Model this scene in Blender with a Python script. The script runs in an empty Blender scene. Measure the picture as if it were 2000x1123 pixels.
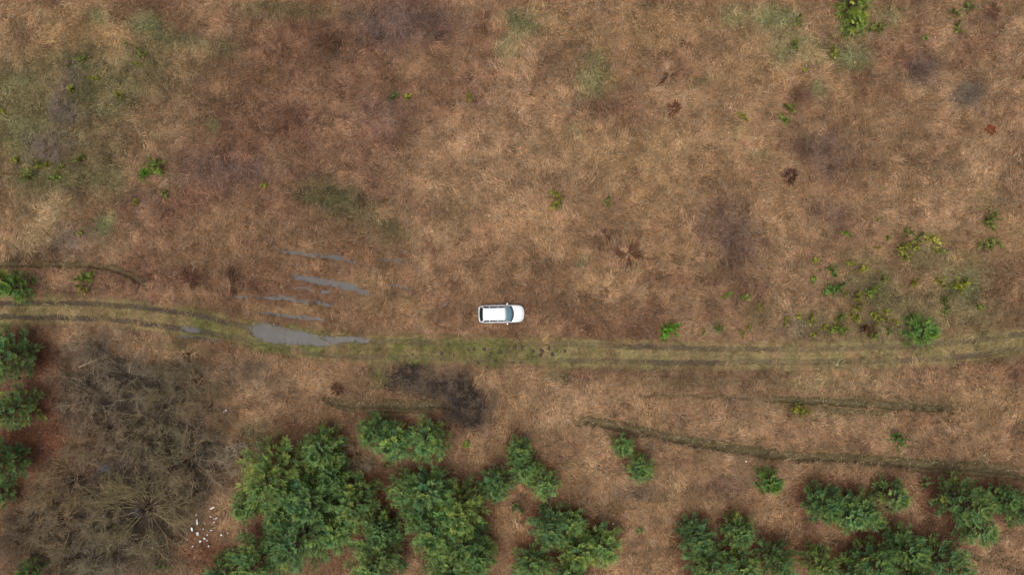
import bpy, bmesh, math, random
import numpy as np

random.seed(7)
rng = np.random.default_rng(7)
R = math.radians
scene = bpy.context.scene

# ------------------------------------------------------------------ camera
CAM_H = 72.0          # drone height in metres
S = 0.052             # metres of ground per photo pixel
cam_d = bpy.data.cameras.new('camera')
cam = bpy.data.objects.new('camera', cam_d)
scene.collection.objects.link(cam)
cam.location = (0, 0, CAM_H)
cam.rotation_euler = (0, 0, 0)
cam_d.sensor_width = 36.0
cam_d.lens = 36.0 * CAM_H / (2000 * S)
cam_d.clip_end = 6000
scene.camera = cam

# ------------------------------------------------------------------ sky and sun (bright overcast)
SUN_EL, SUN_AZ = 74, 215
world = bpy.data.worlds.new('World')
scene.world = world
world.use_nodes = True
wn, wl = world.node_tree.nodes, world.node_tree.links
wn.clear()
sky = wn.new('ShaderNodeTexSky')
sky.sky_type = 'NISHITA'
sky.sun_disc = False
sky.sun_elevation = R(SUN_EL)
sky.sun_rotation = R(SUN_AZ)
sky.air_density = 1.0
sky.dust_density = 4.0
hsv = wn.new('ShaderNodeHueSaturation')
hsv.inputs['Saturation'].default_value = 0.32
bg = wn.new('ShaderNodeBackground')
bg.inputs['Strength'].default_value = 0.12
wo = wn.new('ShaderNodeOutputWorld')
wl.new(sky.outputs[0], hsv.inputs['Color'])
wl.new(hsv.outputs[0], bg.inputs['Color'])
wl.new(bg.outputs[0], wo.inputs['Surface'])

sun_d = bpy.data.lights.new('sun', 'SUN')
sun_d.energy = 1.3
sun_d.angle = R(50)
sun_d.color = (1.0, 0.95, 0.88)
sun = bpy.data.objects.new('sun', sun_d)
scene.collection.objects.link(sun)
# sky sun_rotation is measured clockwise from +Y
_az = R(SUN_AZ)
sun.rotation_euler = (R(90 - SUN_EL), 0, math.pi - _az)

scene.view_settings.view_transform = 'Standard'
scene.view_settings.look = 'None'
scene.view_settings.gamma = 1
scene.view_settings.use_curve_mapping = False
scene.view_settings.exposure = 0.30
try:
    scene.cycles.use_denoising = True
    scene.cycles.denoising_prefilter = 'ACCURATE'
    scene.cycles.adaptive_threshold = 0.02
    scene.cycles.max_bounces = 4
    scene.cycles.diffuse_bounces = 2
except Exception:
    pass

COL = scene.collection

# ------------------------------------------------------------------ small helpers
def G(px, py, h=0.0):
    """place on the field that the photo shows at this pixel, for something h metres up"""
    k = (CAM_H - h) / CAM_H
    return ((px - 1000) * S * k, (561.5 - py) * S * k)

def lin(c):
    c = np.asarray(c, float) / 255.0
    return np.where(c <= 0.04045, c / 12.92, ((c + 0.055) / 1.055) ** 2.4)

def hash2(xi, yi, seed):
    with np.errstate(over='ignore'):
        n = (xi.astype(np.int64).astype(np.uint32) * np.uint32(374761393)
             + yi.astype(np.int64).astype(np.uint32) * np.uint32(668265263)
             + np.uint32((seed * 2246822519) & 0xffffffff))
        n = (n ^ (n >> np.uint32(13))) * np.uint32(1274126177)
        n = (n ^ (n >> np.uint32(16))) * np.uint32(2654435761)
        n = n ^ (n >> np.uint32(15))
    return n.astype(np.float64) / 4294967295.0

def vnoise(x, y, seed=0):
    xi = np.floor(x); yi = np.floor(y)
    fx = x - xi; fy = y - yi
    fx = fx * fx * (3 - 2 * fx); fy = fy * fy * (3 - 2 * fy)
    a = hash2(xi, yi, seed); b = hash2(xi + 1, yi, seed)
    c = hash2(xi, yi + 1, seed); d = hash2(xi + 1, yi + 1, seed)
    return (a * (1 - fx) + b * fx) * (1 - fy) + (c * (1 - fx) + d * fx) * fy

def fbm(x, y, f, seed=0, octaves=4):
    t = 0; amp = 1; n = 0
    ca, sa = math.cos(0.6), math.sin(0.6)
    for o in range(octaves):
        t = t + amp * (vnoise(x * f + 17.3 * o, y * f - 9.1 * o, seed + o * 31) * 2 - 1)
        n += amp; amp *= 0.55; f *= 2.03
        x, y = x * ca - y * sa, x * sa + y * ca
    return t / n

def sstep(a, b, v):
    t = np.clip((v - a) / (b - a), 0, 1)
    return t * t * (3 - 2 * t)

def polydist(x, y, pts):
    """distance to a polyline and the parameter (0..1) along it"""
    d = np.full(x.shape, 1e9); tt = np.zeros(x.shape)
    n = len(pts) - 1
    for i in range(n):
        ax, ay = pts[i]; bx, by = pts[i + 1]
        vx, vy = bx - ax, by - ay
        t = np.clip(((x - ax) * vx + (y - ay) * vy) / (vx * vx + vy * vy + 1e-9), 0, 1)
        q = np.hypot(x - ax - t * vx, y - ay - t * vy)
        m = q < d
        d = np.where(m, q, d); tt = np.where(m, (i + t) / n, tt)
    return d, tt

def inpoly(x, y, pts):
    ins = np.zeros(x.shape, bool)
    n = len(pts)
    for i in range(n):
        ax, ay = pts[i]; bx, by = pts[(i + 1) % n]
        if ay == by: continue
        c = ((ay > y) != (by > y)) & (x < (bx - ax) * (y - ay) / (by - ay) + ax)
        ins ^= c
    return ins

def mesh_np(name, verts, faces, mat=None, smooth=False):
    """verts (n,3), faces (m,k) all of one size"""
    me = bpy.data.meshes.new(name)
    verts = np.asarray(verts, np.float32); faces = np.asarray(faces, np.int32)
    k = faces.shape[1]
    me.vertices.add(len(verts)); me.vertices.foreach_set('co', verts.ravel())
    me.loops.add(faces.size); me.loops.foreach_set('vertex_index', faces.ravel())
    me.polygons.add(len(faces))
    me.polygons.foreach_set('loop_start', np.arange(0, faces.size, k, dtype=np.int32))
    me.polygons.foreach_set('loop_total', np.full(len(faces), k, np.int32))
    if smooth:
        me.polygons.foreach_set('use_smooth', np.ones(len(faces), bool))
    me.update(calc_edges=True)
    if mat: me.materials.append(mat)
    return me

def set_color(me, cols, name='col'):
    a = me.color_attributes.new(name, 'FLOAT_COLOR', 'POINT')
    c = np.ones((len(me.vertices), 4), np.float32); c[:, :3] = cols
    a.data.foreach_set('color', c.ravel())

def obj(name, me, parent=None, loc=(0, 0, 0), rot=(0, 0, 0), scale=None):
    o = bpy.data.objects.new(name, me)
    COL.objects.link(o)
    o.location = loc; o.rotation_euler = rot
    if scale is not None: o.scale = scale if hasattr(scale, '__len__') else (scale,) * 3
    if parent: o.parent = parent
    return o

def tag(o, label, cat=None, group=None, kind=None):
    o['label'] = label
    if cat: o['category'] = cat
    if group: o['group'] = group
    if kind: o['kind'] = kind
    return o

# ------------------------------------------------------------------ materials
def mat_new(name):
    m = bpy.data.materials.new(name); m.use_nodes = True
    nt = m.node_tree; nt.nodes.clear()
    out = nt.nodes.new('ShaderNodeOutputMaterial')
    b = nt.nodes.new('ShaderNodeBsdfPrincipled')
    nt.links.new(b.outputs[0], out.inputs['Surface'])
    return m, nt, b

def mat_plain(name, col, rough=0.6, metal=0.0, spec=0.5, coat=0.0, noise=0.12, nscale=6.0):
    m, nt, b = mat_new(name)
    b.inputs['Roughness'].default_value = rough
    b.inputs['Metallic'].default_value = metal
    b.inputs['Specular IOR Level'].default_value = spec
    b.inputs['Coat Weight'].default_value = coat
    tc = nt.nodes.new('ShaderNodeTexCoord')
    n = nt.nodes.new('ShaderNodeTexNoise'); n.inputs['Scale'].default_value = nscale
    n.inputs['Detail'].default_value = 4
    nt.links.new(tc.outputs['Object'], n.inputs['Vector'])
    r = nt.nodes.new('ShaderNodeMapRange')
    r.inputs['To Min'].default_value = 1 - noise; r.inputs['To Max'].default_value = 1 + noise
    nt.links.new(n.outputs[0], r.inputs['Value'])
    mx = nt.nodes.new('ShaderNodeVectorMath'); mx.operation = 'SCALE'
    mx.inputs[0].default_value = tuple(col)
    nt.links.new(r.outputs[0], mx.inputs['Scale'])
    nt.links.new(mx.outputs[0], b.inputs['Base Color'])
    return m

def mat_attr(name, nscale=3.0, lo=0.6, hi=1.35, rough=0.95, bump=0.0, spec=0.1, use_obj=False, trans=0.0):
    """colour attribute 'col' (times the object's own colour) broken up by fine noise"""
    m, nt, b = mat_new(name)
    N, L = nt.nodes, nt.links
    b.inputs['Roughness'].default_value = rough
    b.inputs['Specular IOR Level'].default_value = spec
    at = N.new('ShaderNodeAttribute'); at.attribute_name = 'col'
    tc = N.new('ShaderNodeTexCoord')
    n1 = N.new('ShaderNodeTexNoise'); n1.inputs['Scale'].default_value = nscale
    n1.inputs['Detail'].default_value = 7; n1.inputs['Roughness'].default_value = 0.68
    L.new(tc.outputs['Object'], n1.inputs['Vector'])
    mr = N.new('ShaderNodeMapRange')
    mr.inputs['From Min'].default_value = 0.3; mr.inputs['From Max'].default_value = 0.7
    mr.inputs['To Min'].default_value = lo; mr.inputs['To Max'].default_value = hi
    L.new(n1.outputs[0], mr.inputs['Value'])
    sc = N.new('ShaderNodeVectorMath'); sc.operation = 'SCALE'
    L.new(at.outputs['Color'], sc.inputs[0]); L.new(mr.outputs[0], sc.inputs['Scale'])
    outc = sc.outputs[0]
    if use_obj:
        oi = N.new('ShaderNodeObjectInfo')
        mu = N.new('ShaderNodeVectorMath'); mu.operation = 'MULTIPLY'
        L.new(outc, mu.inputs[0]); L.new(oi.outputs['Color'], mu.inputs[1])
        outc = mu.outputs[0]
    L.new(outc, b.inputs['Base Color'])
    if bump:
        bp = N.new('ShaderNodeBump'); bp.inputs['Strength'].default_value = bump
        bp.inputs['Distance'].default_value = 0.05
        L.new(n1.outputs[0], bp.inputs['Height']); L.new(bp.outputs[0], b.inputs['Normal'])
    if trans:
        out = [x for x in N if x.type == 'OUTPUT_MATERIAL'][0]
        tr = N.new('ShaderNodeBsdfTranslucent'); mxs = N.new('ShaderNodeMixShader')
        mxs.inputs[0].default_value = trans
        L.new(outc, tr.inputs['Color'])
        L.new(b.outputs[0], mxs.inputs[1]); L.new(tr.outputs[0], mxs.inputs[2])
        L.new(mxs.outputs[0], out.inputs['Surface'])
    return m

M_GROUND = mat_attr('thatch_soil', 2.2, 0.5, 1.35, bump=0.5)
M_TRACK = mat_attr('track_soil', 3.0, 0.55, 1.4, bump=0.5)
M_FURROW = mat_attr('furrow_soil', 3.5, 0.55, 1.4, bump=0.6)
M_NEEDLE = mat_attr('needles', 0.8, 0.75, 1.25, rough=0.55, spec=0.3, use_obj=True, trans=0.25)
M_TWIG = mat_attr('bare_twigs', 3.0, 0.7, 1.3, rough=0.9, use_obj=True)
M_BARK = mat_plain('bark', (0.09, 0.06, 0.042), 0.95, spec=0.1, noise=0.4, nscale=9)
M_MOLE = mat_plain('fresh_soil', (0.075, 0.058, 0.047), 1.0, spec=0.05, noise=0.5, nscale=9)
M_LITTER = mat_plain('crumpled_white_plastic', (0.8, 0.81, 0.84), 0.45, noise=0.08, nscale=5)
M_WOOD = mat_plain('weathered_wood', (0.32, 0.24, 0.15), 0.9, spec=0.1, noise=0.35, nscale=6)
M_STONE = mat_plain('pale_stone', (0.5, 0.5, 0.46), 0.9, spec=0.2, noise=0.25, nscale=8)

def mat_grass():
    m, nt, b = mat_new('grass_blades')
    N, L = nt.nodes, nt.links
    b.inputs['Roughness'].default_value = 0.8
    b.inputs['Specular IOR Level'].default_value = 0.15
    t = N.new('ShaderNodeAttribute'); t.attribute_type = 'INSTANCER'; t.attribute_name = 'tint'
    a = N.new('ShaderNodeAttribute'); a.attribute_name = 'col'
    mu = N.new('ShaderNodeVectorMath'); mu.operation = 'MULTIPLY'
    L.new(t.outputs['Color'], mu.inputs[0]); L.new(a.outputs['Color'], mu.inputs[1])
    L.new(mu.outputs[0], b.inputs['Base Color'])
    return m
M_GRASS = mat_grass()

def mat_water():
    m, nt, b = mat_new('muddy_water')
    N, L = nt.nodes, nt.links
    tc = N.new('ShaderNodeTexCoord')
    n = N.new('ShaderNodeTexNoise'); n.inputs['Scale'].default_value = 0.9; n.inputs['Detail'].default_value = 5
    L.new(tc.outputs['Object'], n.inputs['Vector'])
    cr = N.new('ShaderNodeValToRGB')
    cr.color_ramp.elements[0].position = 0.3; cr.color_ramp.elements[0].color = (0.046, 0.038, 0.032, 1)
    cr.color_ramp.elements[1].position = 0.7; cr.color_ramp.elements[1].color = (0.074, 0.064, 0.056, 1)
    L.new(n.outputs[0], cr.inputs[0]); L.new(cr.outputs[0], b.inputs['Base Color'])
    b.inputs['Roughness'].default_value = 0.06
    b.inputs['IOR'].default_value = 1.33
    n2 = N.new('ShaderNodeTexNoise'); n2.inputs['Scale'].default_value = 5
    L.new(tc.outputs['Object'], n2.inputs['Vector'])
    bp = N.new('ShaderNodeBump'); bp.inputs['Strength'].default_value = 0.08; bp.inputs['Distance'].default_value = 0.02
    L.new(n2.outputs[0], bp.inputs['Height']); L.new(bp.outputs[0], b.inputs['Normal'])
    return m
M_WATER = mat_water()
M_DARKWATER_SHADE = mat_plain('dark_bog_water_and_shade', (0.012, 0.012, 0.015), 0.25, spec=0.3, noise=0.4, nscale=2)

# ------------------------------------------------------------------ layout of the field (photo pixels -> metres)
def W(pts): return [G(*p) for p in pts]

RUT_U = np.array(W([(-900, 610), (-300, 600), (0, 592), (160, 592), (270, 600), (340, 607), (400, 619), (450, 631), (500, 642), (560, 650), (640, 660), (720, 668),
                    (900, 668), (1100, 672), (1250, 676), (1400, 680), (1500, 683), (1640, 680), (1800, 675), (1900, 664), (2000, 652), (2300, 610), (2900, 500)]))
RUT_L = np.array(W([(-900, 640), (-300, 628), (0, 619), (100, 620), (230, 625), (300, 634), (380, 645), (450, 657), (500, 668), (600, 689), (680, 697), (800, 698),
                    (1000, 702), (1200, 706), (1300, 708), (1500, 707), (1640, 706), (1780, 704), (1900, 694), (2000, 680), (2300, 638), (2900, 528)]))
def yu(x): return (np.interp(x - .8, RUT_U[:, 0], RUT_U[:, 1]) + np.interp(x, RUT_U[:, 0], RUT_U[:, 1]) + np.interp(x + .8, RUT_U[:, 0], RUT_U[:, 1])) / 3
def yl(x): return (np.interp(x - .8, RUT_L[:, 0], RUT_L[:, 1]) + np.interp(x, RUT_L[:, 0], RUT_L[:, 1]) + np.interp(x + .8, RUT_L[:, 0], RUT_L[:, 1])) / 3
TRACK_HALF = 1.75

# furrows: (points, half width in m, depth, label)
FURROWS = [
    ([(-60, 517), (0, 516), (100, 516), (170, 517), (220, 525), (260, 540), (300, 567)], 0.42, 0.55, 'narrow dark ploughed crease curving left of the wet ruts, above the track'),
    ([(630, 776), (650, 786), (700, 790), (800, 791), (890, 790)], 0.56, 0.58, 'short mossy furrow under the dark bramble patch below the track'),
    ([(640, 792), (680, 800), (720, 803), (800, 803), (865, 809)], 0.32, 0.42, 'thin crease just above the pines, below the short mossy furrow'),
    ([(1105, 819), (1150, 820), (1200, 831), (1300, 852), (1400, 870), (1500, 888), (1600, 893), (1700, 898), (1800, 906), (1900, 912), (2080, 922)], 0.64, 0.66, 'long stony furrow running to the right edge above the lower right pines'),
    ([(1760, 916), (1850, 922), (1920, 928), (2080, 938)], 0.32, 0.42, 'thin crease along the lower side of the long furrow, right edge'),
    ([(1480, 776), (1600, 783), (1700, 790), (1800, 795), (1885, 799)], 0.48, 0.46, 'mossy green furrow between the track and the long stony furrow'),
    ([(1600, 800), (1680, 806), (1745, 808)], 0.30, 0.14, 'faint second crease beneath the mossy green furrow'),
    ([(1690, 1036), (1770, 1040), (1850, 1068), (1900, 1085), (2060, 1140)], 0.26, 0.30, 'thin crease slanting into the lower right corner'),
    ([(1230, 769), (1350, 773), (1485, 778)], 0.18, 0.16, 'faint straight crease leading left from the mossy green furrow'),
    ([(1195, 1084), (1240, 1078), (1290, 1068)], 0.16, 0.14, 'faint short crease between two clumps of pines at the bottom'),
]
FW = [(W(p), w, d) for p, w, d, _ in FURROWS]

# puddle streaks: (points, half width px, label); and polygons
STREAKS = [
    ([(546, 490), (600, 497), (650, 503), (672, 506)], 4.0, 'topmost thin streak of water in the wet ruts left of the car'),
    ([(676, 508), (700, 512)], 2.6, 'small streak of water continuing right of the topmost streak'),
    ([(748, 508), (765, 509), (787, 513)], 3.0, 'isolated short streak of water right of the topmost streaks'),
    ([(572, 520), (597, 521)], 2.2, 'tiny streak of water between the topmost and the widest streak'),
    ([(570, 540), (600, 545), (640, 552), (670, 560), (690, 564), (722, 577)], 6.5, 'widest streak of water in the wet ruts in the grass'),
    ([(655, 555), (685, 557), (697, 562)], 5.5, 'bulge of water on the upper right of the widest streak'),
    ([(572, 563), (590, 562), (612, 568)], 2.6, 'small water patch below the left end of the widest streak'),
    ([(624, 571), (645, 568)], 3.0, 'small water patch below the middle of the widest streak'),
    ([(462, 580), (486, 581)], 3.4, 'small dark water patch at the left end of the wet ruts'),
    ([(505, 582), (550, 582), (602, 589)], 4.2, 'long thin streak of water third from the bottom of the wet ruts'),
    ([(610, 590), (630, 593), (648, 600)], 4.2, 'streak of water right of the long thin one, above the track puddle'),
    ([(503, 610), (560, 617), (600, 622), (637, 624)], 4.2, 'lowest streak of water just above the big track puddle'),
    ([(768, 554), (795, 566), (813, 578)], 1.9, 'slanting hairline streak of water nearest left of the car'),
    ([(860, 598), (868, 596), (881, 587)], 2.4, 'tiny puddle in dry grass closest to the car'),
    ([(358, 640), (372, 642), (390, 645)], 5.0, 'small puddle in the lower wheel rut left of the big puddle'),
    ([(345, 656), (380, 659), (425, 665)], 2.6, 'thin water film on the green verge under the lower wheel rut'),
]
BIGP = [(484, 642), (500, 634), (522, 631), (548, 637), (575, 645), (600, 650), (625, 655), (660, 656), (700, 657), (716, 661), (714, 668), (690, 669), (652, 669),
        (668, 677), (640, 677), (600, 674), (560, 672), (535, 668), (505, 664), (492, 654)]
DARKP = [(266, 1003, 13, 13, 'painted deep shade and black soil in the heart of the vase shaped willow'),  # this first disc paints deep shade and black soil; the others are pools
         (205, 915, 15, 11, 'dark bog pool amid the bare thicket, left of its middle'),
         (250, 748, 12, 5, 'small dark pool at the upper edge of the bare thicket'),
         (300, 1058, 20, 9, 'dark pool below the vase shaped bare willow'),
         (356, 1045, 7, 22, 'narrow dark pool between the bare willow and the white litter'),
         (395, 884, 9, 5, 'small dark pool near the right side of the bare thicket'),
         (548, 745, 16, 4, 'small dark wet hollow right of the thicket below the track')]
SW = [(W(p), w * S) for p, w, _ in STREAKS]
BIGW = W(BIGP)

def carve(x, y, k=1.0, grow=0.0):
    """0..1 how far a place is puddle bottom"""
    wx = x + 0.30 * fbm(x, y, 1.1, 91, 3); wy = y + 0.14 * fbm(x, y, 1.5, 92, 4)
    c = np.zeros(x.shape)
    for pts, w in SW:
        xs = [p[0] for p in pts]; ys = [p[1] for p in pts]
        m = (x > min(xs) - 2) & (x < max(xs) + 2) & (y > min(ys) - 2) & (y < max(ys) + 2)
        if not m.any(): continue
        d, t = polydist(wx[m], wy[m], pts)
        ww = w * (0.55 + 0.6 * np.sqrt(np.clip(1 - (2 * t - 1) ** 2, 0, 1)))
        ww = ww * k * 0.85 + grow
        c[m] = np.maximum(c[m], sstep(ww * 1.25, ww * 0.75, d))
    m = (x > -30) & (x < -12) & (y > -8) & (y < -2)
    if m.any():
        ins = inpoly(wx[m], wy[m], BIGW)
        d, _ = polydist(wx[m], wy[m], BIGW + BIGW[:1])
        sd = np.where(ins, d, -d)
        c[m] = np.maximum(c[m], sstep(-0.16 - grow, 0.08 - grow, sd))
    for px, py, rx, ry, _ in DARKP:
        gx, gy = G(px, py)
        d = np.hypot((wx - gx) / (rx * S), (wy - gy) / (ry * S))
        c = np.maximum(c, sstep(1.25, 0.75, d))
    return c

def furrow(x, y, grow=0.0):
    """summed depth and the largest mask"""
    dep = np.zeros(x.shape); msk = np.zeros(x.shape)
    wy = y + 0.22 * fbm(x, y, 0.8, 71, 4) + 0.10 * fbm(x, y, 3.0, 72, 2)
    for pts, w, d in FW:
        ys = [p[1] for p in pts]; xs = [p[0] for p in pts]
        m = (y > min(ys) - 2) & (y < max(ys) + 2) & (x > min(xs) - 2) & (x < max(xs) + 2)
        if not m.any(): continue
        q, t = polydist(x[m], wy[m], pts)
        end = np.clip(np.minimum(t, 1 - t) * 12, 0.0, 1)
        prof = sstep(w * 1.04 + grow, w * 0.76 + grow, q) * end * (0.8 + 0.2 * sstep(w * .2, w * .7, q))
        dep[m] = np.maximum(dep[m], d * prof); msk[m] = np.maximum(msk[m], prof)
    return dep, msk

def track_w(x, y):
    """weight 1 on the track's middle, 0 off it, plus each rut's weight"""
    u, l = yu(x), yl(x)
    c = (u + l) / 2
    wob = 0.4 * fbm(x, y, 0.5, 55, 4)
    t = sstep(TRACK_HALF + 0.1, TRACK_HALF - 0.65, np.abs(y - c + wob))
    w2 = 0.14 * fbm(x, y, 0.8, 57, 4)
    ru = sstep(0.42, 0.20, np.abs(y - u + w2)); rl = sstep(0.42, 0.20, np.abs(y - l + w2))
    return t, np.maximum(ru, rl)

def hfun(x, y):
    t, r = track_w(x, y)
    c = carve(x, y)
    dep, fm = furrow(x, y)
    rough = (1 - 0.75 * t) * (1 - c) * (1 - 0.6 * fm)
    rel = 0.02 + rough * np.clip(0.09 + 0.10 * fbm(x, y, 0.55, 3, 3) + 0.06 * fbm(x, y, 2.1, 9, 2), 0.0, 1)
    return rel - 0.07 * r * t * (1 - c) - 0.13 * c - dep

# ---- colour of the ground cover
def _soft(v):
    v = np.array(v, float); g = v @ np.array([.3, .59, .11])
    return lin(v * 0.90 + g * 0.10) * np.array([0.94, 0.93, 0.85])
PAL = {k: _soft(v) for k, v in dict(
    straw=(165, 130, 99), tan=(178, 142, 100), pale=(182, 154, 116), red=(122, 86, 70), purple=(110, 86, 80), olive=(112, 108, 72),
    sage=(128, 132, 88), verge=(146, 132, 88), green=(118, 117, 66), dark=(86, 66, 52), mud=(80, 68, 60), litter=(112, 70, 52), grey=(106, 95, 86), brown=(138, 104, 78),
    moss=(92, 90, 58), thick=(84, 73, 63), bramble=(68, 58, 53)).items()}

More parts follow.
